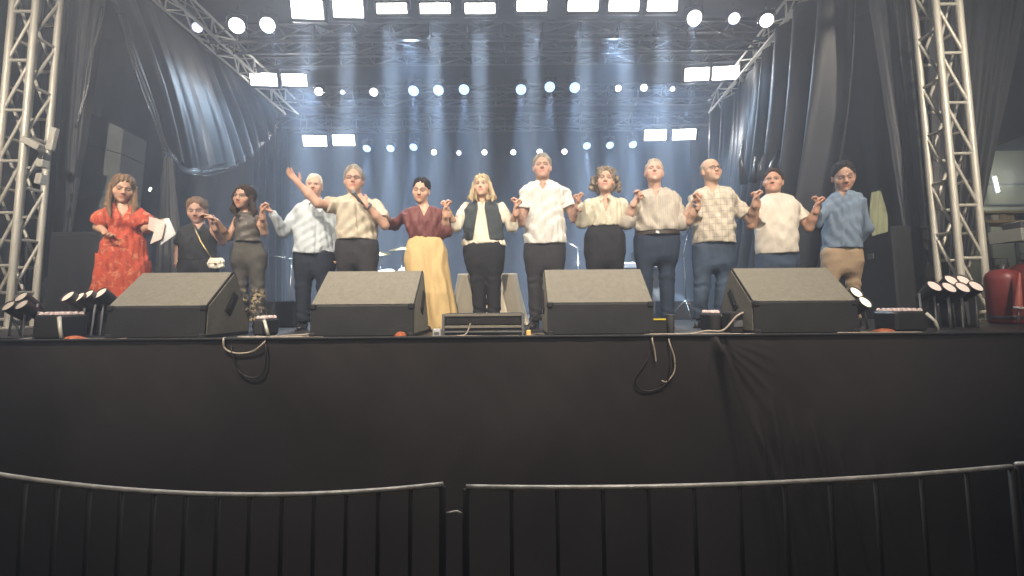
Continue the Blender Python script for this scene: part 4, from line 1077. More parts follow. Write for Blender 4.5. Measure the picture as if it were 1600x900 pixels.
def make_person(P):
    Y = P['Y']; lab = P['label']
    root = empty('person', floor_pt(P['feet'], Y), lab, 'person', P.get('group', 'people standing in a line holding hands'))
    ro = np.array(root.location); phi = math.atan2(-ro[0], ro[1]) * .9; root.rotation_euler[2] = phi
    Rz = np.array([[math.cos(phi), math.sin(phi), 0], [-math.sin(phi), math.cos(phi), 0], [0, 0, 1]])
    def J(px, py, dy=0.0): return Rz @ (np.array(at(px, py, Y + dy)) - ro)
    ppm = FPX / Y / math.cos(phi); P['Rz'] = Rz
    skin = np.array(P.get('skin', (.50, .31, .21)))
    # ---- head frame
    hx, ht, hc = P['head'][:3]; yaw, pitch, roll = [R(v) for v in (P['head'] + (0, 0, 0))[3:6]]; hdy = P.get('head_dy', -.04)
    top = J(hx, ht, hdy); chn = J(hx, hc, hdy); sc_ = float(np.linalg.norm(top - chn)) / P.get('hk', .247); hcn = top * .49 + chn * .51
    Fw = np.array([math.sin(yaw) * math.cos(pitch), -math.cos(yaw) * math.cos(pitch), math.sin(pitch)])
    X0 = np.array([math.cos(yaw), math.sin(yaw), 0]); U0 = np.cross(X0, -Fw) * 1.0
    U0 = np.cross(Fw, X0) * -1.0
    if U0[2] < 0: U0 = -U0
    Xh = X0 * math.cos(roll) + U0 * math.sin(roll); Uh = U0 * math.cos(roll) - X0 * math.sin(roll)
    B = np.array([Xh, Fw, Uh])
    def hp(x, y, z): return hcn + (Xh * x + Fw * y + Uh * z) * sc_
    fw_ = P.get('facew', 1.0) * 1.05
    nb = J(P['neck'][0], P['neck'][1], 0.0)          # base of the neck
    nr = P.get('neckr', .056)
    H = Field(np.minimum(hcn - .15 * sc_ * np.ones(3), nb - .09), hcn + .16 * sc_, .0052)
    k = .012
    H.ell(hp(0, -.014, .038), np.array([.073 * fw_, .092, .083]) * sc_, .02, B=B)
    H.ell(hp(0, .020, -.025), np.array([.065 * fw_, .066, .082]) * sc_, .03, B=B)
    H.ell(hp(0, .030, -.062), np.array([.052 * fw_, .052, .050]) * sc_, .02, B=B)
    H.ell(hp(0, .064, -.098), np.array([.022, .018, .018]) * sc_, .02, B=B)
    for s_ in (-1, 1):
        H.ell(hp(s_ * .040 * fw_, .050, -.030), np.array([.026, .028, .028]) * sc_, .02, B=B)
        H.cap(hp(s_ * .012, .086, .020), hp(s_ * .042, .073, .019), .0095 * sc_, .008 * sc_, .012)
        H.ell(hp(s_ * .031, .092, .001), np.array([.018, .016, .0125]) * sc_, .010, 'sub', B=B)
        H.ell(hp(s_ * .031, .069, -.001), np.array([.0155, .0155, .0125]) * sc_, .004, B=B)
        H.ell(hp(s_ * .074 * fw_, -.008, -.008), np.array([.010, .020, .032]) * sc_, .008, B=B)
        H.ell(hp(s_ * .080 * fw_, .0, -.006), np.array([.005, .010, .018]) * sc_, .004, 'sub', B=B)
        H.ell(hp(s_ * .0115, .094, -.034), np.array([.0085, .0095, .0075]) * sc_, .006, B=B)
    H.cap(hp(0, .080, .012), hp(0, .098, -.026), .0075 * sc_, .0125 * sc_, .012)
    H.cap(hp(-.017, .078, -.056), hp(.017, .078, -.056), .0075 * sc_, .0075 * sc_, .008)
    H.cap(hp(-.013, .076, -.069), hp(.013, .076, -.069), .0085 * sc_, .0085 * sc_, .008)
    if P.get('mouth'): H.ell(hp(0, .091, -.0625), np.array([.021, .006, .0018 + P['mouth'] * .004]) * sc_, .003, 'sub', B=B)
    H.cap(hp(0, -.020, -.050), nb, nr * .96 * sc_, nr * 1.05, .035)
    if P.get('jowl'): H.ell(hp(0, .030, -.085), np.array([.055, .045, .035]) * sc_ * P['jowl'], .03, B=B)
    H.F[:] = smax(H.F, (nb[2] - .05) - H.ax[2][None, None, :] + 0 * H.F, .004)
    V, Q = H.nets()
    rel = (V - hcn) @ B.T / sc_
    T = np.tile(skin, (len(V), 1)); x, y, z = rel.T; ax_ = np.abs(x)
    def blend(mask, c, T=T):
        T += mask[:, None] * (np.array(c) - T)
    sm = lambda d, w_: np.clip(.5 - d / w_, 0, 1)
    blend(.35 * np.exp(-((ax_ - .042) / .018) ** 2 - ((z + .032) / .018) ** 2) * (y > .03), skin * [1.0, .62, .60])
    blend(.30 * np.exp(-(x / .014) ** 2 - ((z + .028) / .014) ** 2) * (y > .08), skin * [1.0, .68, .62])
    if P.get('beard'): blend(P['beard'] * sm(z + .045 + .02 * (ax_ > .05), .02) * (y > -.01) * (z > -.13) * (1 - sm(np.hypot(x / 1.0, (z + .062) * 1.2) - .020, .006)), P.get('beardc', (.16, .13, .12)))
    lipc = P.get('lip', skin * [.85, .50, .48])
    blend(.85 * sm(np.hypot(x / .026, (z + .0625) / .0135) - 1, .3) * (y > .05), lipc)
    blend(.30 * sm(np.hypot(x / .022, (z + .0625) / .0028) - 1, .5) * (y > .05), np.array([.09, .03, .03]))
    eyec = P.get('eyes', 'closed')
    for s_ in (-1, 1):
        xx = x - s_ * .031
        blend(.50 * sm(np.hypot(xx / .023, (z - .003) / .016) - 1, .7) * (y > .03), skin * .45)  # eye socket shade painted into the skin colour
        if eyec == 'open':
            blend(.9 * sm(np.hypot(xx / .015, z / .0065) - 1, .4) * (y > .04), (.55, .5, .47)); blend(.95 * sm(np.hypot(xx, z) / .0065 - 1, .3) * (y > .04), (.03, .02, .015))
            blend(.9 * sm(np.hypot(xx / .018, (z - .0065 + 4 * xx ** 2 * 5) / .0042) - 1, .5) * (y > .03), (.03, .02, .02))
        else: blend(.85 * sm(np.hypot(xx / .018, (z + .004 - 16 * xx ** 2) / .0045) - 1, .6) * (y > .03), (.05, .03, .025))
        bx = (ax_ - .032); blend(P.get('brow', .75) * sm(np.hypot(bx / .024, (z - .021 - .006 * (1 - (bx / .02) ** 2)) / .0062) - 1, .6) * (y > .03) * (x * s_ > 0), P.get('browc', (.05, .03, .02)))
    # ---- arms data
    arms = []
    for a in P['arms']:
        S, E, W = J(*a['s']), J(*a['e']), J(*a['w']); arms.append((a, S, E, W))
    # ---- body mesh
    top_rows = []
    asp = P.get('depth', .64)
    def rows3(rows, asp, extra_dy=0.0):
        out = []
        for r in rows:
            py, xl, xr = r[:3]; b = r[3] if len(r) > 3 else None; dy = r[4] if len(r) > 4 else 0.0
            p = J((xl + xr) / 2, py); a = (xr - xl) / 2 / ppm * (1.0)
            out.append((p[2], p[0], a, dy + extra_dy, (b * (.78 if b > .10 else 1.0) if b else a * asp * .84)))
        out.sort(key=lambda q: -q[0])
        for i in range(1, len(out)):
            q = out[i]; out[i] = (q[0], q[1], q[2], q[3], min(q[4], out[i - 1][4] + .75 * (out[i - 1][0] - q[0])))
        return out
    up = rows3(P['top'], asp)
    lo_b = np.min([r[1] - r[2] for r in up]) - .05
    pts = [np.array([r[1] - r[2], -.2, r[0]]) for r in up] + [np.array([r[1] + r[2], .2, r[0]]) for r in up]
    for a, S, E, W in arms: pts += [S, E, W]
    zmin = 0.0
    pts = np.array(pts); lo = pts.min(0) - .09; hi = pts.max(0) + .09; lo[2] = 0.0; lo[1] = min(lo[1], -.22); hi[1] = max(hi[1], .22)
    Bd = Field(lo, hi, (.011, .011, .013))
    Bd.loft([(q[0], q[1], q[2], q[3], q[4] * .86) for q in up], .03, inset=.022)
    Bd.cap(hp(0, -.020, -.07), nb, nr * .96 * sc_, nr * 1.02, .03); Bd.cap(nb, nb - [0, 0, .06], nr * 1.0, nr * 1.1, .03)
    Bd.F[:] = smax(Bd.F, Bd.ax[2][None, None, :] - (nb[2] - .01) + 0 * Bd.F, .004) if False else Bd.F
    ar = P.get('armr', .042); fa = P.get('forer', .036)
    for a, S, E, W in arms:
        Bd.cap(S, E, ar * 1.08, ar * .88, .03); Bd.cap(E, E * .55 + W * .45, ar * .88, fa * 1.05, .02); Bd.cap(E * .55 + W * .45, W, fa * 1.05, .027, .02)
    if 'legs' in P:
        for hpx, kn, an in P['legs']:
            a_, b_, c_ = J(*hpx), J(*kn), J(*an); a_[1] += .01
            Bd.cap(a_, b_, P.get('legr', .075) * .8, .045, .03); Bd.cap(b_, c_, .045, .034, .02)
    Vb, Qb = Bd.nets()
    Vs, Qs, Ts = [V], [Q], [T]; base = len(V)
    Vs.append(Vb); Qs.append(Qb + base); Ts.append(np.tile(skin, (len(Vb), 1))); base += len(Vb)
    for a, S, E, W in arms:
        if a.get('nohand'): continue
        d = J(*a['tip']) - W if 'tip' in a else W - E
        d = d / np.linalg.norm(d); n = np.array(a.get('n', (1, 0, 0)), float); s_ = np.array(a.get('ts', (0, -1, .2)), float)
        Hh = Field(W - .155, W + d * .13 + .12, .0050)
        pts_ = W - d * .02
        Hh.cap(W - d * .05, W, .028, .027, .01)
        hand(Hh, W, d, n, s_, a.get('curl', (.55, .8, .6)), a.get('spread', .10), a.get('hs', .93) , a.get('thumb', 1.0))
        Vh, Qh = Hh.nets(); Vs.append(Vh); Qs.append(Qh + base); Ts.append(np.tile(skin * [1.0, .93, .92], (len(Vh), 1))); base += len(Vh)
    V_, Q_, T_ = np.concatenate(Vs), np.concatenate(Qs), np.concatenate(Ts)
    link('body', np_mesh('body', V_, Q_, SKIN, np.clip(T_, 0, 1)), None, root)
    # ---- hair
    hs = P.get('hair')
    if hs:
        kind, colr = hs[:2]; th = hs[2] if len(hs) > 2 else .010
        lo = hcn - .24 * sc_; hi = hcn + .19 * sc_
        if kind in ('long', 'curly'): lo[2] = hcn[2] - hs[3] - .06; lo[0] -= .06; hi[0] += .06
        G = Field(lo, hi, .0062)
        G.ell(hp(0, -.016, .040), (np.array([.073 * fw_, .092, .083]) + th) * sc_, .01, B=B)
        if kind in ('short', 'bald'):
            if kind == 'short': G.ell(hp(0, .012, .105), np.array([.055, .05, .02 + th]) * sc_, .02, B=B)
            G.ell(hp(0, -.05, -.01), np.array([.062 * fw_ + th * .6, .055, .06]) * sc_, .02, B=B)
        if kind == 'tied':
            G.ell(hp(0, -.05, .0), np.array([.072, .06, .07]) * sc_, .02, B=B); G.ell(hp(.0, -.11, -.01), np.array([.035, .035, .04]) * sc_, .02, B=B)
        if kind == 'long':
            Ls = hs[3]; out_ = hs[4] if len(hs) > 4 else .02
            hc_ = hcn + np.array([0, .030, 0])
            G.loft([(hcn[2] + .06 * sc_, hcn[0], .086, hc_[1] - .01, .080), (hcn[2] - .02, hcn[0], .096 + out_ * .2, hc_[1], .070), (hcn[2] - .10, hcn[0], .100 + out_ * .6, hc_[1], .068), (hcn[2] - .10 - (Ls - .10) * .5, nb[0] * .5 + hcn[0] * .5, .096 + out_, hc_[1] - .015, .062), (hcn[2] - Ls, nb[0], .066 + out_, hc_[1] - .03, .035)], .03, n=2.2, ends=.06)
            for s_ in (-1, 1):
                a_ = hp(s_ * .080, .012, .005); b_ = np.array([a_[0] * .4 + nb[0] * .6 + s_ * (.055 + out_ * .6), -.098, hcn[2] - .10 - (Ls - .1) * .45]); c_ = np.array([nb[0] + s_ * (.062 + out_ * .7), -.135, hcn[2] - Ls])
                G.cap(a_, b_, .024, .027, .02); G.cap(b_, c_, .027, .010, .02)
        if kind == 'curly':
            G.ell(hp(0, -.045, -.015), np.array([.108, .062, .100]) * sc_, .02, B=B)
            rr = random.Random(4)
            for q in range(200):
                an = rr.uniform(0, 6.283); el = rr.uniform(-.10, .105); rad = .090 + .025 * (1 - max(0, el) / .11) + rr.uniform(-.012, .012)
                px_, py_ = rad * math.cos(an) * (1.0 if el > 0 else 1.08), rad * .95 * math.sin(an) - .012
                if py_ > .035 and el < .075: continue
                if el > .05: px_ *= .75; py_ *= .75
                G.ell(hp(px_, py_, el + .01), np.array([1, 1, 1.1]) * rr.uniform(.011, .020) * sc_, .006, B=B)
        # open the face
        if kind in ('long', 'curly'):
            G.ell(hp(0, .098, -.020), np.array([.058 * fw_, .075, hs[6] if len(hs) > 6 else .100]) * sc_, .026, 'sub', B=B)
            G.cap(hp(0, .075, -.08), np.array([nb[0], hcn[1] - .07, hcn[2] - .45]), .056 * sc_ * fw_, .050, .012, 'sub')
            if kind == 'long': G.cap(hp(0, -.0, -.10), nb + [0, -.02, -.10], .052, .06, .01, 'sub')
        else:
            gx, gy, gz = [a_ for a_ in np.meshgrid(*G.ax, indexing='ij')]
            r_ = [((gx - hcn[0]) * B[i][0] + (gy - hcn[1]) * B[i][1] + (gz - hcn[2]) * B[i][2]) / sc_ for i in range(3)]
            fh = P.get('hairline', .078)
            pl_ = (fh + 1.30 * (r_[1] - .072)) - r_[2] + .015 * np.cos(r_[0] * 50)
            if kind == 'bald': pl_ = np.maximum(pl_, r_[2] - .055 - .3 * (-.0 - r_[1]))
            G.F += np.clip((pl_ + .030) / .030, 0, 1) * max(0, th - .003)
            G.F[:] = smax(G.F, pl_ * .7 * sc_, .004)
        if kind in ('long', 'tied'):
            gx, gy, gz = np.meshgrid(*G.ax, indexing='ij'); q_ = [((gx - hcn[0]) * B[i][0] + (gy - hcn[1]) * B[i][1] + (gz - hcn[2]) * B[i][2]) / sc_ for i in range(3)]
            G.F += .009 * np.exp(-(q_[0] / .007) ** 2) * (q_[2] > .05) + .004 * np.sin(np.abs(q_[0]) * 170 + q_[1] * 40) * (q_[2] > -.02)
        str_ = 230 if kind != 'curly' else 120
        G.disp(lambda X, Y_, Z: .0034 * np.sin(str_ * X + 3 * np.sin(9 * Z)) * np.cos(str_ * .3 * Y_ + 2 * np.sin(11 * Z + 3)) + .002 * np.sin(60 * X + 30 * Z) + (.004 * np.sin(150 * Z + 20 * X) * np.sin(130 * X) if kind == 'curly' else 0))
        Vh, Qh = G.nets(); link('hair', np_mesh('hair', Vh, Qh, HAIR[colr]), None, root)
    # ---- garments
    def garment(name, rows, m, sleeves=None, seed=0, amp=.006, f=(22, 18, 14), vneck=None, collar=False, placket=False, k=.035, ripple=None, hemwave=0.0, cut=None, n=2.3, ends=.012, asp_=None, step=.0085, extra=None):
        rw = rows3(rows, asp_ or asp)
        if name != 'skirt': rw[1] = (rw[1][0], rw[1][1], rw[1][2] * .91, rw[1][3], rw[1][4])
        P_ = [np.array([r[1] - r[2], r[3] - r[4], r[0]]) for r in rw] + [np.array([r[1] + r[2], r[3] + r[4], r[0]]) for r in rw]
        segs = []
        for ai, mode in (sleeves or {}).items():
            a, S, E, W = arms[ai]
            r0 = a.get('r0', ar + .013)
            if mode == 'short':
                fr = a.get('sl', .8); E2 = S + (E - S) * fr; segs += [(S, E2, r0, a.get('r1', ar + .022))]
            elif mode == 'elbow': segs += [(S, E, r0, ar + .020), (E, E + (W - E) * .15, ar + .020, ar + .02)]
            elif mode == 'long': segs += [(S, E, r0, ar + .014), (E, E + (W - E) * a.get('cuff', .92), ar + .014, fa + .013)]
            elif mode == 'puff': segs += [(S, S + (E - S) * .5, r0, ar + .05), (S + (E - S) * .5, S + (E - S) * .85, ar + .05, ar + .03)]
        for s0, s1, r0, r1 in segs: P_ += [s0 - r0, s0 + r0, s1 - r1, s1 + r1]
        if collar: P_ += [nb + [0, 0, .05]]
        P_ = np.array(P_); F = Field(P_.min(0) - .03, P_.max(0) + .03, step)
        F.loft(rw, .03, ripple=ripple, n=n, ends=ends)
        for s0, s1, r0, r1 in segs: F.cap(s0, s1, r0, r1, k)
        if extra: extra(F)
        F.disp(wr(seed, amp, *f))
        # flat sleeve mouths
        for ai, mode in (sleeves or {}).items():
            a, S, E, W = arms[ai]
            if mode in ('short', 'puff'):
                fr = a.get('sl', .8) if mode == 'short' else .85
                c = S + (E - S) * fr; dd = (E - S) / np.linalg.norm(E - S); r_ = ar + .07
                def fn(X, Y_, Z): return np.maximum(-((X - c[0]) * dd[0] + (Y_ - c[1]) * dd[1] + (Z - c[2]) * dd[2]), np.sqrt((X - c[0]) ** 2 + (Y_ - c[1]) ** 2 + (Z - c[2]) ** 2) - r_)
                F.put(fn, c - r_, c + r_, .004, 'sub')
        if collar:
            F.cap(nb + [0, .008, -.02], nb + [0, .012, .030], nr + .026, nr + .014, .008)
            for s_ in (-1, 1):
                F.cap(nb + [s_ * (nr * .75 + .008), -nr * .75 - .004, .016], nb + [s_ * (nr * .72 + .004), -nr - .046, -.040], .018, .010, .006)
            F.put(lambda X, Y_, Z: np.sqrt((X - nb[0]) ** 2 + (Y_ - nb[1]) ** 2) - (nr + .003) + 0 * Z + np.maximum(0, (nb[2] + .010) - Z) * 3, nb - [.1, .1, -.010], nb + [.1, .1, .12], .004, 'sub')
        if vneck is not None:
            vz, vw = vneck; pv = J(P['neck'][0] + (vneck[2] if len(vneck) > 2 else 0) if False else P['neck'][0], vz)
            if hasattr(P.get('vx', None), 'real'): pv[0] = J(P['vx'], vz)[0]
            tn = vw / ppm / max(.02, (nb[2] + .03 - pv[2]))
            def fv(X, Y_, Z): return np.maximum((np.abs(X - (pv[0] + (nb[0] - pv[0]) * np.clip((Z - pv[2]) / max(.01, nb[2] - pv[2]), 0, 1))) - tn * (Z - pv[2])) * .8, Y_ - (nb[1] - .02)) + 0 * Z
            F.put(fv, pv - [.12, .3, 0], np.array([nb[0] + .12, nb[1] + .02, nb[2] + .10]), .005, 'sub', pad=.01)
        if placket:
            pvx = nb[0]; zt = nb[2]; zb = rw and min(r[0] for r in rw); xb = [r[1] for r in sorted(rw)][0]
            F.disp(lambda X, Y_, Z: np.where(Y_ < -.02, (-.0042 * np.exp(-(((X - (xb + (pvx - xb) * np.clip((Z - zb) / (zt - zb), 0, 1))) / .013) ** 4)) + .0040 * np.exp(-(((X - .018 - (xb + (pvx - xb) * np.clip((Z - zb) / (zt - zb), 0, 1))) / .005) ** 2))), 0))
        if hemwave:
            zb = min(r[0] for r in rw)
            F.disp(lambda X, Y_, Z: np.maximum(0, .05 - (Z - zb)) * .0 + np.where(Z < zb + .06, np.maximum(0, (zb + .010 + hemwave * np.sin(14 * X + seed) * .5 + hemwave * .5) - Z) * 1.0, 0))
        if cut: cut(F)
        Vg, Qg = F.nets(); o = link(name, np_mesh(name, Vg, Qg, m), None, root)
        if collar:
            for s_ in (-1, 1):
                q_ = nr / .060
                W4 = [Vector(nb + np.array(t)) for t in ((s_ * .050 * q_, -.050 * q_, .036), (s_ * .022 * q_, -.098 * q_, -.006), (s_ * .060 * q_, -.132, -.062), (s_ * .094 * q_, -.060, -.008))]
                MB().add(W4 + [p + Vector((0, -.007, .002)) for p in W4], [(0, 1, 2, 3), (7, 6, 5, 4)] + [(i, (i + 1) % 4, (i + 1) % 4 + 4, i + 4) for i in range(4)]).build('collar', m, o)
        return o
    def trousers(name, rows, m, seed=0, flare=None, amp=.005, r=None):
        rw = rows3(rows, asp * .92); q0 = min(rw)
        rw.append((q0[0] - .075, q0[1], q0[2] * .86, q0[3], q0[4] * .66))
        rr_ = r or P.get('legr', .085); L_ = []
        for hpx, kn, an in P['legs']: L_.append((J(*hpx), J(*kn), J(*an)))
        P_ = [np.array([q[1] + s_ * q[2], s_ * q[4], q[0]]) for q in rw for s_ in (-1, 1)] + [p + s_ * .12 for l in L_ for p in l for s_ in (-1, 1)]
        P_ = np.array(P_); lo = P_.min(0) - .03; hi = P_.max(0) + .03; lo[2] = max(lo[2], -.01); hi[2] = max(q[0] for q in rw) + .03
        F = Field(lo, hi, .0095); F.loft(rw, .03, ends=.05)
        kr, arr = P.get('kneer', .070), P.get('ankr', .062)
        if flare: arr = flare
        for a_, b_, c_ in L_:
            F.cap(a_, b_, rr_, kr, .06); F.cap(b_, c_, kr, arr, .012)
            F.cap(c_, c_ - [0, 0, .02], arr, arr, .01)
        F.disp(wr(seed, amp * .55, 12, 10, 14))
        for a_, b_, c_ in L_:    # creases at the knee and ankle
            F.disp(lambda X, Y_, Z: .0022 * np.sin((Z - b_[2]) * 70 + 30 * X + 2 * np.sin(30 * X)) * np.exp(-((Z - b_[2]) / .07) ** 2) + .003 * np.sin((Z - c_[2]) * 80 + 34 * X) * np.exp(-((Z - c_[2] - .04) / .07) ** 2))
        zb = min(c_[2] for _, _, c_ in L_) - .03
        F.F[:] = smax(F.F, zb - F.ax[2][None, None, :] + 0 * F.F, .004)
        Vg, Qg = F.nets(); return link(name, np_mesh(name, Vg, Qg, m), None, root)
    for g in P.get('garments', []):
        g = dict(g); fn = trousers if g.pop('kind', '') == 'trousers' else garment
        fn(g.pop('name'), g.pop('rows'), C[g.pop('m')], **g)
    for (px, py, yw) in P.get('shoes', []):
        p = J(px, py); p[2] = 0; F = Field(p - [.12, .26, .01], p + [.12, .12, .14], .007)
        dv = np.array([math.sin(R(yw)), -math.cos(R(yw)), 0])
        F.cap(p + [0, .02, .045], p + dv * .13 + [0, 0, .030], .042, .034, .02, sy=1.0); F.cap(p + dv * .10 + [0, 0, .028], p + dv * .18 + [0, 0, .024], .036, .026, .02); F.cap(p + [0, .01, .05], p + [0, .01, .10], .042, .040, .02)
        F.F[:] = smax(F.F, .004 - F.ax[2][None, None, :] + 0 * F.F, .003)
        Vg, Qg = F.nets(); o = link('shoe', np_mesh('shoe', Vg, Qg, C[P.get('shoem', 'shoe')]), None, root)
        MB().box((0, 0, .008), (.075, .25, .014), Matrix.Rotation(R(yw), 3, 'Z'), bev=.004).build('sole', C['shoe'], o, tuple(p + dv * .07))
    if P.get('glasses'):
        gm = MB()
        for s_ in (-1, 1):
            ring = [hp(s_ * .033 + .021 * math.cos(t), .098 - .004 * abs(math.cos(t)), -.002 + .016 * math.sin(t)) for t in np.linspace(0, 6.283, 17)]
            gm.tube(ring, .0021, 5, cap=False)
            gm.tube([hp(s_ * .054, .094, .004), hp(s_ * .075, .05, .004), hp(s_ * .078, -.005, 0)], .0021, 5)
        gm.tube([hp(-.012, .098, 0), hp(0, .102, .003), hp(.012, .098, 0)], .0021, 5)
        gm.build('glasses', M['fixture'], root)
    P['J'] = J; P['hp'] = hp; P['ro'] = ro; P['nb'] = nb; P['armpts'] = arms
    return root
# ---------------------------------------------------------------- the thirteen people (photo pixel positions of joints and outlines)
UPL = dict(curl=(.85, 1.0, .75), spread=.14, ts=(0, -1, .2), n=(-1, 0, 0)); UPR = dict(curl=(.85, 1.0, .75), spread=.14, ts=(0, -1, .2), n=(1, 0, 0))
NS = 'people standing in a line on the stage'
people = []
# 1 red dress
def rp(nf, a, z0, z1):
    return lambda th, Z: a * np.clip((z1 - Z) / (z1 - z0), 0, 1) * (np.sin(th * nf + 1.5 * np.sin(th * 3)) + .5 * np.sin(th * nf * 1.7 + 2))
people.append(dict(label='woman in a long rust red floral dress holding papers, leftmost in the line', Y=4.9, feet=191, head=(192, 273, 316, 8, -14, -3), neck=(193, 322), neckr=.052, skin=(.46, .28, .19), group=NS,
  eyes='closed', hair=('long', 'balayage', .012, .34, .03, .03, .092), armr=.050, depth=.66,
  top=[(322, 182, 204), (328, 171, 214), (336, 166, 220), (350, 168, 220), (362, 172, 218), (380, 162, 226), (420, 160, 228)],
  arms=[dict(s=(170, 332, 0), e=(154, 355, .0), w=(163, 362, -.20), tip=(168, 372, -.26), n=(.3, .2, 1), ts=(1, 0, 0), curl=(.4, .5, .4)),
        dict(s=(217, 334, 0), e=(229, 358, -.02), w=(240, 354, -.20), tip=(252, 350, -.26), n=(0, 1, .3), ts=(0, 0, 1), curl=(.3, .4, .3))],
  garments=[dict(name='dress', rows=[(320, 176, 210, .06), (325, 168, 218), (332, 164, 222), (341, 164, 223, .150, -.01), (350, 167, 223, .14, -.01), (356, 171, 220, .12), (361, 170, 221), (375, 162, 226), (395, 155, 231), (425, 149, 236), (455, 145, 239), (490, 141, 243)],
     m='reddress', sleeves={0: 'puff', 1: 'puff'}, seed=3, amp=.007, f=(30, 22, 7), vneck=(344, 14), ripple=rp(9, .07, .0, .80))]))
# 2 short woman
people.append(dict(label='short woman in a black top with a white shoulder bag', Y=5.5, feet=310, head=(308, 309, 348, -10, -16, 4), neck=(311, 352), neckr=.056, skin=(.40, .24, .18), group=NS,
  eyes='closed', hair=('tied', 'balayage', .014), hairline=.070, armr=.046, depth=.70, facew=1.05,
  top=[(351, 300, 321), (356, 288, 332), (364, 283, 338), (380, 284, 337), (395, 284, 338), (412, 280, 342)],
  arms=[dict(s=(287, 360, 0), e=(279, 388, .02), w=(276, 412, -.05), tip=(277, 422, -.08), n=(1, 0, 0), ts=(0, -1, 0), curl=(.3, .4, .3)),
        dict(s=(334, 360, 0), e=(348, 378, -.12), w=(332, 352, -.38), tip=(324, 338, -.42), **UPR)],
  legs=[((297, 412), (296, 455), (296, 495)), ((324, 412), (325, 455), (325, 495))],
  garments=[dict(name='top', rows=[(350, 299, 321, .07), (354, 290, 331), (361, 281, 339), (372, 280, 339, .15), (385, 281, 338, .15), (398, 280, 340, .15), (408, 278, 342, .15)], m='blacktop', sleeves={0: 'short'}, seed=5, amp=.005, vneck=(362, 8)),
            dict(kind='trousers', name='trousers', rows=[(400, 282, 339), (415, 278, 343), (432, 278, 343)], m='black', seed=6)], shoes=[(296, 498, -5), (325, 498, 8)]))
# 3 leather top woman
people.append(dict(label='dark haired woman in a taupe leather top and flared trousers with floral cuffs', Y=4.75, feet=392, head=(381, 289, 327, -28, -4, -6), neck=(385, 335), neckr=.047, skin=(.50, .31, .22), group=NS,
  eyes='open', lip=(.45, .12, .10), hair=('long', 'darkbrown', .012, .22, .015, .03, .098), hairline=.07, armr=.036, forer=.031, depth=.62,
  top=[(334, 377, 395), (339, 368, 404), (346, 368, 406), (358, 370, 406), (368, 371, 405), (380, 368, 409), (395, 366, 414)],
  arms=[dict(s=(371, 343, 0), e=(357, 372, -.05), w=(338, 345, -.22), tip=(322, 336, -.25), n=(-.2, -.2, -1), ts=(0, -1, 0), curl=(.35, .45, .4)),
        dict(s=(403, 343, 0), e=(413, 364, -.10), w=(410, 334, -.22), tip=(409, 317, -.24), **UPR)],
  legs=[((378, 402), (376, 448), (376, 496)), ((401, 402), (403, 448), (404, 498))], legr=.080, kneer=.064,
  garments=[dict(name='top', rows=[(333, 375, 397, .07), (338, 369, 403), (345, 366, 407, .13), (355, 367, 408, .12), (366, 369, 406, .11), (374, 368, 407, .115), (379, 367, 409, .12)], m='leather', seed=8, amp=.005, f=(18, 14, 22)),
            dict(kind='trousers', name='trousers', rows=[(374, 368, 408), (382, 366, 411), (395, 364, 415), (406, 364, 415)], m='floral', seed=9, flare=.084)], shoes=[(380, 503, -8), (402, 504, 12)]))
# 4 white haired man in pale blue
people.append(dict(label='white haired man in a pale blue long sleeved shirt behind the raised arm', Y=5.0, feet=482, head=(491, 273, 309, -6, 2, 0), neck=(492, 315), neckr=.060, skin=(.62, .38, .28), group=NS,
  eyes='open', mouth=.8, brow=.35, browc=(.35, .28, .2), hair=('short', 'white', .008), hairline=.086, armr=.050, depth=.72,
  top=[(314, 481, 504), (320, 466, 517), (330, 462, 523), (350, 464, 524), (375, 462, 524), (398, 463, 522)],
  arms=[dict(s=(468, 328, 0), e=(444, 362, -.03), w=(426, 334, -.20), tip=(413, 317, -.26), n=(-.6, -.1, -.6), ts=(0, -1, 0), curl=(.5, .7, .5)),
        dict(s=(517, 330, 0), e=(531, 362, .05), w=(532, 395, .03), tip=(532, 408, .02), n=(-1, 0, 0), ts=(0, -1, 0))],
  legs=[((476, 400), (474, 450), (474, 498)), ((508, 400), (507, 450), (507, 498))], legr=.098, kneer=.082, ankr=.068,
  garments=[dict(name='shirt', rows=[(313, 477, 507, .07), (319, 465, 519), (328, 459, 525), (345, 461, 526, .19), (365, 460, 526, .20, -.01), (385, 459, 525, .20, -.015), (399, 458, 525, .19, -.01)], m='paleblue', sleeves={0: 'long', 1: 'long'}, seed=11, amp=.010, vneck=(324, 6), collar=True, placket=True, hemwave=.02),
            dict(kind='trousers', name='trousers', rows=[(392, 462, 522), (400, 461, 523), (412, 460, 524), (422, 464, 520)], m='navy', seed=12)], shoes=[(474, 506, -10), (507, 506, 10)]))
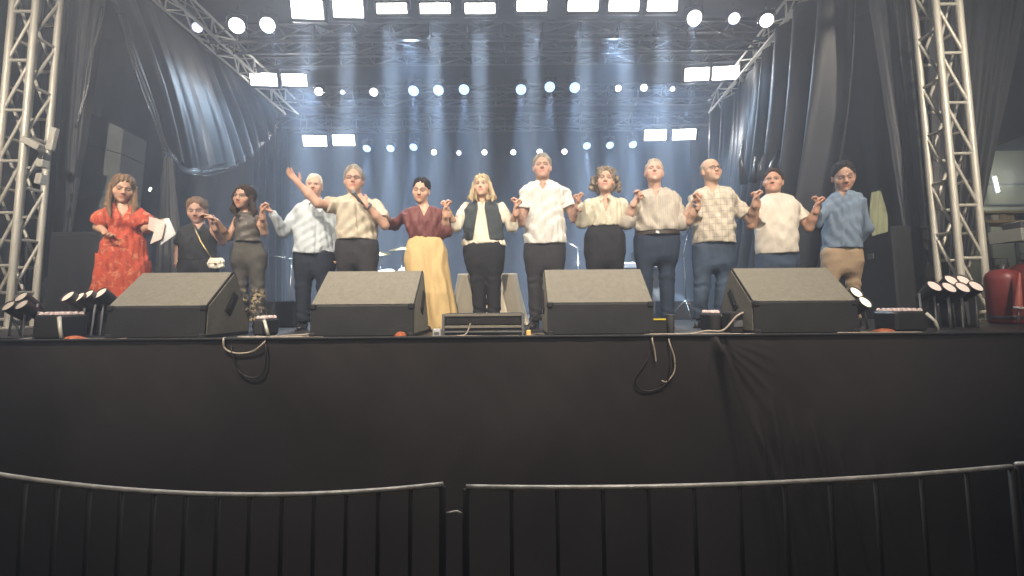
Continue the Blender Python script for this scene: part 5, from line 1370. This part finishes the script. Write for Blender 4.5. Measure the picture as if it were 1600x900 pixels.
# 5 man with the microphone
people.append(dict(label='grey haired man with glasses speaking into a microphone, his arm stretched out to the left', Y=4.75, feet=557, head=(553, 260, 303, -4, 2, 0), neck=(554, 309), neckr=.060, skin=(.52, .32, .24), group=NS,
  eyes='closed', glasses=True, hair=('short', 'grey', .014), hairline=.080, brow=.5, browc=(.25, .2, .15), armr=.052, forer=.042, depth=.70,
  top=[(307, 542, 566), (313, 526, 588), (322, 524, 594), (345, 527, 590), (365, 529, 588), (378, 529, 588)],
  arms=[dict(s=(530, 322, 0), e=(497, 318, -.18), w=(467, 287, -.25), tip=(452, 270, -.28), n=(-.35, -.35, .9), ts=(.6, -.2, .8), curl=(.10, .18, .12), spread=.22, sl=.62, hs=1.0, r1=.088),
        dict(s=(588, 322, 0), e=(601, 352, -.10), w=(571, 318, -.26), tip=(557, 304, -.27), n=(0, .9, .3), ts=(-.6, 0, .8), curl=(.7, 1.1, .9), sl=.75, r1=.085)],
  legs=[((542, 385), (541, 440), (541, 496)), ((574, 385), (575, 440), (576, 496))], legr=.100, kneer=.082, ankr=.068,
  garments=[dict(name='shirt', rows=[(306, 538, 570, .07), (311, 526, 586), (320, 522, 596), (335, 526, 592, .19), (352, 526, 591, .19), (366, 526, 590, .185), (377, 526, 590, .18)], m='beige', sleeves={0: 'short', 1: 'short'}, seed=14, amp=.009, vneck=(318, 6), collar=True, placket=True, hemwave=.012),
            dict(kind='trousers', name='trousers', rows=[(371, 529, 588), (380, 528, 589), (395, 527, 590), (408, 531, 587)], m='charcoal', seed=15)], shoes=[(541, 503, -10), (576, 503, 10)]))
# 6 maroon blouse, mustard skirt
people.append(dict(label='woman in a maroon wrap blouse and long mustard skirt', Y=4.72, feet=678, head=(658, 278, 317, -10, -12, -5), neck=(663, 325), neckr=.048, skin=(.58, .37, .27), group=NS,
  eyes='closed', hair=('tied', 'black', .011), hairline=.076, armr=.042, forer=.034, depth=.66,
  top=[(324, 652, 673), (329, 638, 687), (338, 634, 692), (350, 636, 690), (365, 641, 687), (385, 642, 690)],
  arms=[dict(s=(639, 333, 0), e=(615, 352, .18), w=(598, 340, .25), tip=(590, 338, .25), n=(0, -1, 0), ts=(0, 0, 1), curl=(.3, .3, .3)),
        dict(s=(688, 334, 0), e=(696, 362, -.03), w=(696, 330, -.20), tip=(695, 308, -.22), **UPR)],
  garments=[dict(name='skirt', rows=[(371, 641, 689), (378, 637, 693, .15), (392, 633, 698, .17), (410, 632, 702, .18), (440, 637, 706, .20), (475, 646, 711, .22), (500, 653, 715, .23), (514, 656, 717, .23)], m='mustard', seed=17, amp=.006, f=(18, 12, 4), ripple=rp(6, .075, .0, .85), ends=.006),
            dict(name='blouse', rows=[(322, 650, 675, .06), (327, 639, 687), (336, 631, 694, .13), (348, 632, 692, .14, -.01), (358, 634, 690, .14), (366, 638, 689, .13), (373, 641, 688, .12)], m='maroon', sleeves={0: 'long', 1: 'elbow'}, seed=18, amp=.009, f=(26, 16, 10), vneck=(342, 9))], shoes=[(672, 516, -5), (700, 514, 15)]))
# 7 blonde woman
def vest_cut(F): pass
people.append(dict(label='blonde woman in a dark waistcoat over a cream blouse, centre of the line', Y=4.9, feet=758, head=(753, 272, 309, -8, 4, 2), neck=(754, 318), neckr=.047, skin=(.62, .40, .29), group=NS,
  eyes='open', lip=(.42, .14, .12), hair=('long', 'blonde', .014, .19, .055, .0, .088), hairline=.08, armr=.044, forer=.033, depth=.64,
  top=[(316, 745, 764), (321, 730, 779), (330, 726, 783), (345, 729, 782), (360, 730, 782), (378, 727, 786)],
  arms=[dict(s=(728, 324, 0), e=(712, 354, -.05), w=(700, 330, -.20), tip=(698, 309, -.22), **UPL, cuff=.25),
        dict(s=(783, 324, 0), e=(800, 354, -.05), w=(806, 328, -.20), tip=(806, 307, -.22), **UPR, cuff=.25)],
  legs=[((744, 388), (747, 440), (750, 492)), ((770, 388), (771, 440), (772, 492))], legr=.098, kneer=.082, ankr=.068,
  garments=[dict(name='blouse', rows=[(317, 744, 766, .06), (321, 732, 778), (329, 727, 784, .12), (345, 730, 782, .125), (362, 729, 783, .13), (375, 724, 788, .145), (386, 722, 791, .155)], m='cream', sleeves={0: 'long', 1: 'long'}, seed=20, amp=.008, f=(30, 16, 6), vneck=(324, 5), hemwave=.03),
            dict(name='waistcoat', rows=[(316, 740, 770, .065), (320, 727, 783), (329, 722, 788, .145), (345, 724, 787, .150), (362, 724, 787, .150), (377, 722, 789, .160)], m='vest', seed=21, amp=.004,
                 cut=lambda F: F.put(lambda X, Y_, Z: np.maximum(np.abs(X - (VX - .00)) - (.036 + .052 * np.clip((1.28 - Z) / .35, 0, 1) + .012 * np.clip((Z - 1.33) / .08, 0, 1)), Y_ + .02) + 0 * Z, np.array([VX - .2, -.3, .5]), np.array([VX + .2, .02, 1.6]), .006, 'sub', pad=0)),
            dict(kind='trousers', name='trousers', rows=[(378, 727, 786), (388, 724, 789), (402, 724, 789), (414, 728, 785)], m='black', seed=22)], shoes=[(749, 506, -6), (773, 506, 8)]))
# 8 tall man
people.append(dict(label='tall grey haired man in a white short sleeved shirt, tallest in the line', Y=4.95, feet=851, head=(847, 241, 281, 0, 3, 1), neck=(848, 288), neckr=.066, skin=(.50, .31, .24), group=NS,
  eyes='closed', jowl=1.0, hair=('short', 'grey', .011), hairline=.076, brow=.5, browc=(.2, .15, .1), armr=.050, forer=.040, depth=.70, facew=1.06,
  top=[(286, 834, 861), (292, 820, 878), (302, 816, 886), (325, 820, 882), (350, 822, 882), (384, 822, 882)],
  arms=[dict(s=(823, 302, 0), e=(814, 348, -.04), w=(808, 325, -.20), tip=(808, 304, -.23), **UPL, sl=.55),
        dict(s=(881, 302, 0), e=(897, 342, -.05), w=(903, 318, -.20), tip=(902, 297, -.22), **UPR, sl=.58, r1=.080)],
  legs=[((835, 385), (836, 440), (837, 496)), ((866, 385), (867, 440), (867, 496))], legr=.096, kneer=.082, ankr=.068,
  garments=[dict(name='shirt', rows=[(284, 830, 865, .07), (290, 818, 880), (299, 813, 889), (315, 817, 884, .19), (340, 818, 883, .20, -.01), (362, 819, 884, .20, -.01), (384, 818, 885, .19)], m='white', sleeves={0: 'short', 1: 'short'}, seed=24, amp=.009, vneck=(304, 8), collar=True, placket=True, hemwave=.015),
            dict(kind='trousers', name='trousers', rows=[(378, 821, 881), (388, 820, 882), (402, 820, 883), (415, 824, 879)], m='charcoal', seed=25)], shoes=[(836, 506, -8), (868, 506, 8)]))
# 9 curly woman
people.append(dict(label='curly haired woman with closed eyes in an ivory blouse open at the neck', Y=4.95, feet=944, head=(946, 262, 303, 0, 8, -4), neck=(946, 310), neckr=.048, skin=(.56, .35, .26), group=NS,
  eyes='closed', mouth=.8, lip=(.42, .15, .12), hair=('curly', 'curly', .014, .10), armr=.044, forer=.034, depth=.66,
  top=[(308, 936, 956), (313, 921, 971), (322, 917, 975), (338, 920, 972), (352, 924, 970), (375, 918, 973)],
  arms=[dict(s=(920, 318, 0), e=(909, 348, -.04), w=(906, 320, -.20), tip=(905, 299, -.22), **UPL),
        dict(s=(972, 318, 0), e=(984, 347, .0), w=(995, 318, -.16), tip=(998, 298, -.20), **UPR)],
  legs=[((930, 372), (930, 430), (931, 492)), ((960, 372), (960, 430), (960, 492))], legr=.098, kneer=.082, ankr=.068,
  garments=[dict(name='blouse', rows=[(307, 934, 958, .06), (312, 922, 970), (320, 915, 976, .13), (332, 915, 975, .145), (345, 917, 974, .14), (354, 920, 971, .13)], m='ivory', sleeves={0: 'long', 1: 'long'}, seed=27, amp=.010, f=(28, 18, 10), vneck=(336, 8), collar=True),
            dict(kind='trousers', name='trousers', rows=[(350, 921, 970), (358, 920, 971), (375, 914, 974), (395, 914, 975), (408, 918, 972)], m='black', seed=28)], shoes=[(930, 506, -8), (961, 506, 8)]))
# 10 man with pocketed shirt
people.append(dict(label='man with tilted back head in a grey beige shirt with a chest pocket', Y=4.95, feet=1024, head=(1022, 249, 290, 3, 16, -3), neck=(1024, 300), neckr=.060, skin=(.58, .37, .29), group=NS,
  eyes='closed', hair=('short', 'salt', .006), hairline=.082, brow=.4, armr=.052, forer=.042, depth=.72, facew=1.03,
  top=[(298, 1011, 1038), (303, 997, 1052), (313, 991, 1060), (335, 994, 1060), (355, 995, 1060), (372, 996, 1057)],
  arms=[dict(s=(998, 316, 0), e=(979, 348, -.08), w=(993, 314, -.24), tip=(1002, 296, -.26), n=(-.8, -.5, 0), ts=(.2, -1, .3), curl=(.85, 1.0, .75), spread=.14),
        dict(s=(1055, 316, 0), e=(1066, 350, -.08), w=(1084, 318, -.22), tip=(1088, 299, -.25), n=(1, -.2, 0), ts=(0, -1, .2), curl=(.85, 1.0, .75), spread=.14)],
  legs=[((1008, 375), (1008, 435), (1008, 496)), ((1042, 375), (1042, 435), (1043, 496))], legr=.100, kneer=.082, ankr=.068,
  garments=[dict(name='shirt', rows=[(296, 1007, 1042, .07), (301, 995, 1054), (310, 988, 1062), (328, 991, 1061, .19), (345, 992, 1061, .20, -.01), (357, 991, 1061, .20, -.01), (364, 993, 1060, .19)], m='sand', sleeves={0: 'elbow', 1: 'elbow'}, seed=30, amp=.010, vneck=(314, 7), collar=True, placket=True, hemwave=.006),
            dict(kind='trousers', name='trousers', rows=[(360, 995, 1058), (368, 993, 1060), (385, 991, 1062), (402, 994, 1059)], m='darkjeans', seed=31)], shoes=[(1008, 506, -8), (1043, 506, 8)]))
# 11 bald man in checks
people.append(dict(label='bald man with glasses in a cream checked shirt and jeans, looking up to the right', Y=4.9, feet=1114, head=(1111, 247, 287, 28, 8, 4), neck=(1112, 297), neckr=.062, skin=(.56, .36, .26), group=NS,
  eyes='open', glasses=True, beard=.35, beardc=(.45, .38, .32), hair=('bald', 'salt', .004), brow=.3, armr=.052, forer=.042, depth=.74, facew=1.04,
  top=[(295, 1099, 1126), (300, 1086, 1142), (310, 1080, 1149), (335, 1086, 1145), (360, 1086, 1146), (384, 1086, 1146)],
  arms=[dict(s=(1086, 314, 0), e=(1076, 346, -.10), w=(1091, 318, -.24), tip=(1093, 298, -.26), n=(-1, -.2, 0), ts=(.2, -1, .2), curl=(.85, 1.0, .75), spread=.14, sl=.7),
        dict(s=(1143, 312, 0), e=(1173, 345, -.05), w=(1180, 314, -.22), tip=(1181, 294, -.24), n=(1, 0, 0), ts=(0, -1, .2), curl=(.85, 1.0, .75), spread=.14, sl=.72, r1=.082)],
  legs=[((1100, 388), (1097, 445), (1094, 492)), ((1132, 388), (1131, 445), (1124, 494))], legr=.098, kneer=.082, ankr=.068,
  garments=[dict(name='shirt', rows=[(293, 1095, 1130, .07), (298, 1083, 1145), (308, 1077, 1151), (325, 1081, 1147, .20), (350, 1083, 1147, .21, -.015), (368, 1083, 1148, .21, -.015), (383, 1082, 1150, .20)], m='check', sleeves={0: 'short', 1: 'short'}, seed=33, amp=.009, vneck=(309, 7), collar=True, placket=True, hemwave=.018),
            dict(kind='trousers', name='trousers', rows=[(378, 1085, 1147), (388, 1084, 1148), (402, 1083, 1148), (414, 1087, 1145)], m='jeans', seed=34, amp=.009)], shoes=[(1094, 502, -12), (1125, 503, 8)]))
# 12 white T-shirt
people.append(dict(label='stout dark haired man in a plain white T-shirt and jeans', Y=4.95, feet=1212, head=(1208, 265, 303, -6, 6, -3), neck=(1208, 309), neckr=.066, skin=(.52, .30, .21), group=NS,
  eyes='open', mouth=.5, jowl=1.05, hair=('short', 'darkbrown', .009), hairline=.086, armr=.052, forer=.042, depth=.78, facew=1.08,
  top=[(306, 1194, 1223), (312, 1183, 1242), (322, 1178, 1250), (345, 1184, 1242), (370, 1184, 1243), (398, 1186, 1242)],
  arms=[dict(s=(1186, 325, 0), e=(1174, 352, -.08), w=(1184, 316, -.22), tip=(1184, 294, -.24), n=(-1, 0, 0), ts=(0, -1, .2), curl=(.85, 1.0, .75), spread=.14, sl=.7),
        dict(s=(1243, 325, 0), e=(1264, 356, -.06), w=(1276, 324, -.20), tip=(1279, 303, -.22), n=(1, 0, 0), ts=(0, -1, .2), curl=(.85, 1.0, .75), spread=.14, sl=.6, r1=.082)],
  legs=[((1199, 402), (1198, 450), (1198, 496)), ((1230, 402), (1231, 450), (1231, 496))], legr=.100, kneer=.082, ankr=.068,
  garments=[dict(name='tshirt', rows=[(304, 1194, 1223, .07), (310, 1186, 1239, .09), (319, 1181, 1247, .13), (332, 1177, 1248, .165), (352, 1178, 1246, .195, -.01), (375, 1179, 1246, .20, -.015), (390, 1180, 1247, .195, -.01), (399, 1181, 1247, .19)], m='tshirt', sleeves={0: 'short', 1: 'short'}, seed=36, amp=.006, hemwave=.008),
            dict(kind='trousers', name='trousers', rows=[(392, 1183, 1244), (402, 1182, 1245), (414, 1182, 1246), (424, 1186, 1242)], m='jeans', seed=37)], shoes=[(1198, 506, -8), (1231, 506, 8)]))
# 13 blue shirt
people.append(dict(label='young man in a blue shirt and khaki chinos looking down, rightmost in the line', Y=5.1, feet=1318, head=(1318, 253, 298, 6, -20, 3), neck=(1316, 305), neckr=.056, skin=(.36, .22, .155), group=NS,
  eyes='closed', hair=('short', 'black', .008), hairline=.080, armr=.046, forer=.038, depth=.68,
  top=[(303, 1304, 1329), (309, 1292, 1344), (318, 1288, 1349), (345, 1290, 1344), (370, 1289, 1343), (390, 1289, 1343)],
  arms=[dict(s=(1293, 322, 0), e=(1275, 348, -.12), w=(1277, 322, -.30), tip=(1281, 303, -.36), n=(-1, 0, 0), ts=(0, -1, .2), curl=(.85, 1.0, .75), spread=.14, cuff=.5),
        dict(s=(1344, 320, 0), e=(1354, 357, .10), w=(1340, 378, .22), tip=(1332, 380, .25), n=(0, 1, 0), ts=(0, 0, 1))],
  legs=[((1300, 398), (1299, 445), (1300, 494)), ((1331, 398), (1333, 445), (1335, 494))], legr=.094, kneer=.068, ankr=.060,
  garments=[dict(name='shirt', rows=[(301, 1301, 1332, .065), (307, 1290, 1346), (316, 1285, 1351), (335, 1287, 1347, .16), (355, 1286, 1346, .165), (375, 1285, 1345, .165), (391, 1284, 1346, .17)], m='blue', sleeves={0: 'long', 1: 'long'}, seed=39, amp=.008, vneck=(314, 6), collar=True, placket=True, hemwave=.018),
            dict(kind='trousers', name='trousers', rows=[(385, 1287, 1344), (396, 1286, 1346), (410, 1286, 1347), (420, 1290, 1343)], m='khaki', seed=40)], shoes=[(1300, 502, -8), (1335, 502, 8)]))
import os, time
t0 = time.time()
only = os.environ.get('ONLY')
for i, P in enumerate(people):
    if only and str(i + 1) not in only.split(','): continue
    if i == 6:
        VX = float(at(752, 345, P['Y']).x - floor_pt(P['feet'], P['Y']).x)   # centre line of the waistcoat
    P['root'] = make_person(P)
print('people', round(time.time() - t0, 1))
def pr(i): return people[i - 1].get('root')
# extras of single people
def ribbon(pts, w_, name, m, parent, th=.004, face=Vector((0, -1, 0))):
    V = []; F = []
    for i, p in enumerate(pts):
        t = (Vector(pts[min(i + 1, len(pts) - 1)]) - Vector(pts[max(0, i - 1)])).normalized(); s_ = t.cross(face).normalized() * w_ / 2
        for a in (-1, 1):
            for b in (0, 1): V.append(Vector(p) + s_ * a + face * th * b)
    for i in range(len(pts) - 1):
        k = i * 4
        for a, b in ((0, 1), (1, 3), (3, 2), (2, 0)): F.append((k + a, k + b, k + 4 + b, k + 4 + a))
    F += [(0, 1, 3, 2), (4 * len(pts) - 4, 4 * len(pts) - 2, 4 * len(pts) - 1, 4 * len(pts) - 3)]
    return MB().add(V, F, True).build(name, m, parent)
# papers held by woman 1
if pr(1):
    sh = MB(); Yp = 4.66
    def sheet(q, dy, b, n=8):
        V = []
        for i in range(n + 1):
            for j in range(n + 1):
                u, v = i / n, j / n; p = q[0].lerp(q[1], u).lerp(q[3].lerp(q[2], u), v) + Vector((0, dy + b * math.sin(3.14 * u) * (1 - v), 0)); V.append(p)
        N = len(V); k = n + 1
        return V + [p + Vector((0, .003, 0)) for p in V], [(i * k + j, i * k + j + 1, (i + 1) * k + j + 1, (i + 1) * k + j) for i in range(n) for j in range(n)] + [(N + i * k + j, N + (i + 1) * k + j, N + (i + 1) * k + j + 1, N + i * k + j + 1) for i in range(n) for j in range(n)]
    a = sheet([at(233, 338, Yp), at(256, 345, Yp - .02), at(252, 368, Yp - .05), at(231, 358, Yp)], 0, -.02)
    b = sheet([at(255, 344, Yp - .02), at(265, 341, Yp), at(276, 366, Yp - .03), at(252, 383, Yp - .08)], -.01, -.02)
    c = sheet([at(248, 352, Yp - .03), at(262, 350, Yp - .03), at(256, 374, Yp - .08), at(238, 382, Yp - .07)], -.03, .02)
    o0 = at(245, 355, Yp); root = empty('paper_sheets', o0, 'loose pinkish and white sheets held by the woman in the red dress', 'papers')
    for (V, F), m in ((a, 'paper'), (b, 'paperwhite'), (c, 'paper')):
        MB().add([p - o0 for p in V], F, True).build('sheet', M[m], root)
# shoulder bag of woman 2
if pr(2):
    Yb = 5.26; o0 = at(338, 411, Yb); root = empty('shoulder_bag', o0, 'small white shoulder bag on a chain worn by the short woman in black', 'bag')
    F = Field((-.13, -.06, -.09), (.13, .07, .09), .006); F.loft([(-.065, 0, .075, 0, .035), (-.03, 0, .095, 0, .04), (.03, 0, .088, 0, .036), (.06, 0, .070, 0, .025)], .02, n=3); F.disp(wr(2, .003, 30, 20, 30))
    V, Q = F.nets(); link('bag_body', np_mesh('bag_body', V, Q, C['white_leather']), None, root)
    MB().box((0, -.042, .012), (.14, .010, .05), bev=.004).build('flap', C['white_leather'], root)
    MB().box((.02, -.052, -.012), (.03, .010, .018), bev=.003).build('clasp', C['gold'], root)
    pts = [Vector(at(302, 350, 5.36) - o0), Vector(at(306, 362, 5.26) - o0), Vector(at(314, 378, 5.22) - o0), Vector(at(323, 392, 5.22) - o0), Vector(at(330, 403, 5.24) - o0)]
    MB().tube(pts, .007, 6).build('strap', C['gold'], root)
# microphone of man 5
if pr(5):
    a, b = at(551, 300, 4.48), at(566, 318, 4.44); d_ = (a - b).normalized()
    root = empty('handheld_microphone', b, 'black handheld microphone at the mouth of the man with glasses', 'microphone')
    MB().tube([Vector((0, 0, 0)), d_ * .12, d_ * .135], [.011, .016, .020], 10).build('handle', M['fixture'], root)
    MB().tube([d_ * .136, d_ * .145, d_ * .165, d_ * .182, d_ * .190], [.018, .025, .027, .019, .004], 12).build('grille', M['darkalu'], root)
    MB().tube([d_ * .131, d_ * .138], [.024, .024], 12).build('collar_ring', M['chrome'], root)
    a_ = people[4]; W = Vector(at(469, 289, 4.49))
# shirt pocket of man 10, watch, buttons of the waistcoat
def on_front(i, px, py, dy):
    p = people[i - 1]['J'](px, py, 0); return Vector((p[0], p[1] + dy, p[2]))
if pr(10):
    p = [on_front(10, x, y, -.158) for x, y in ((1043, 311), (1056, 311), (1056, 328), (1049, 331), (1043, 328))]
    m = MB(); m.add(p + [q + Vector((0, -.006, 0)) for q in p], [(0, 1, 2, 3, 4), (9, 8, 7, 6, 5)] + [(i, (i + 1) % 5, (i + 1) % 5 + 5, i + 5) for i in range(5)])
    m.build('pocket', C['sand'], pr(10))
if pr(7):
    for x, y in ((766, 327), (731, 364), (768, 362), (733, 330)):
        q = on_front(7, x, y, -.155); MB().lathe([(.0005, .008), (.006, .007), (.0085, 0)], 10, Matrix.Translation(q) @ dirmat((0, -1, 0)).to_4x4()).build('button', M['chrome'], pr(7))
    MB().tube([on_front(7, 750, 316, -.10), on_front(7, 754, 322, -.125), on_front(7, 758, 316, -.10)], .0025, 5).build('necklace', C['gold'], pr(7))
def wristband(i, ai, m, name='watch', t=.93, r=.034, w_=.018):
    P = people[i - 1]; a, S, E, W = P['armpts'][ai]; c = Vector(E + (W - E) * t); d_ = Vector(W - E).normalized()
    MB().lathe([(r, -w_ / 2), (r + .004, -w_ / 2), (r + .004, w_ / 2), (r, w_ / 2)], 18, Matrix.Translation(c) @ dirmat(d_).to_4x4()).build(name, m, pr(i))
if pr(6): wristband(6, 1, C['gold'], 'bracelet', .92, .030, .010)
if pr(7): wristband(7, 0, C['gold'], 'bracelet', .90, .030, .008)
if pr(9): wristband(9, 0, C['belt'], 'bracelet', .96, .031, .012)
if pr(5): wristband(5, 1, M['darkalu'], 'watch', .88, .040, .026)
if pr(11): wristband(11, 0, M['darkalu'], 'watch', .9, .038, .024)
if pr(13): wristband(13, 0, M['chrome'], 'watch', .93, .038, .024)
def belt(i, py, m='belt', a=None, xl=0, xr=0, asp=.6):
    P = people[i - 1]; p = P['J']((xl + xr) / 2, py); hw = (xr - xl) / 2 / (FPX / P['Y'])
    V = []; F = []; n = 40
    for z in (-.018, .018):
        for k in range(n):
            th = 6.283 * k / n; c_, s_ = math.cos(th), math.sin(th); V.append((p[0] + (hw + .006) * math.copysign(abs(c_) ** .87, c_), (hw * asp + .006) * math.copysign(abs(s_) ** .87, s_), p[2] + z))
    F = [(k, (k + 1) % n, n + (k + 1) % n, n + k) for k in range(n)]
    o = MB().add(V, F, True).build('belt', C[m], pr(i)); MB().box((p[0], -(hw * asp + .010), p[2]), (.045, .010, .038), bev=.004).build('buckle', M['chrome'], o)
if pr(10): belt(10, 366, xl=993, xr=1060, asp=.66)

# ---------------------------------------------------------------- haze that fills the stage
hz = MB().box((0, 6.5, 3.3), (26, 18, 8.8)).build('haze', None) if False else None
me = MB().box((0, 6.0, 3.1), (28, 18.0, 8.4))
hm_ = bpy.data.materials.new('stage haze'); hm_.use_nodes = True; nt = hm_.node_tree; nt.nodes.clear()
out = nt.nodes.new('ShaderNodeOutputMaterial'); pv_ = nt.nodes.new('ShaderNodeVolumePrincipled')
pv_.inputs['Density'].default_value = 0.026; pv_.inputs['Color'].default_value = (.70, .80, 1.0, 1); pv_.inputs['Anisotropy'].default_value = .2
nt.links.new(pv_.outputs[0], out.inputs['Volume'])
hz = me.build('haze', hm_); tag(hz, 'thin blue grey stage haze lit by the lamps', 'haze', kind='stuff')
del hz['category']
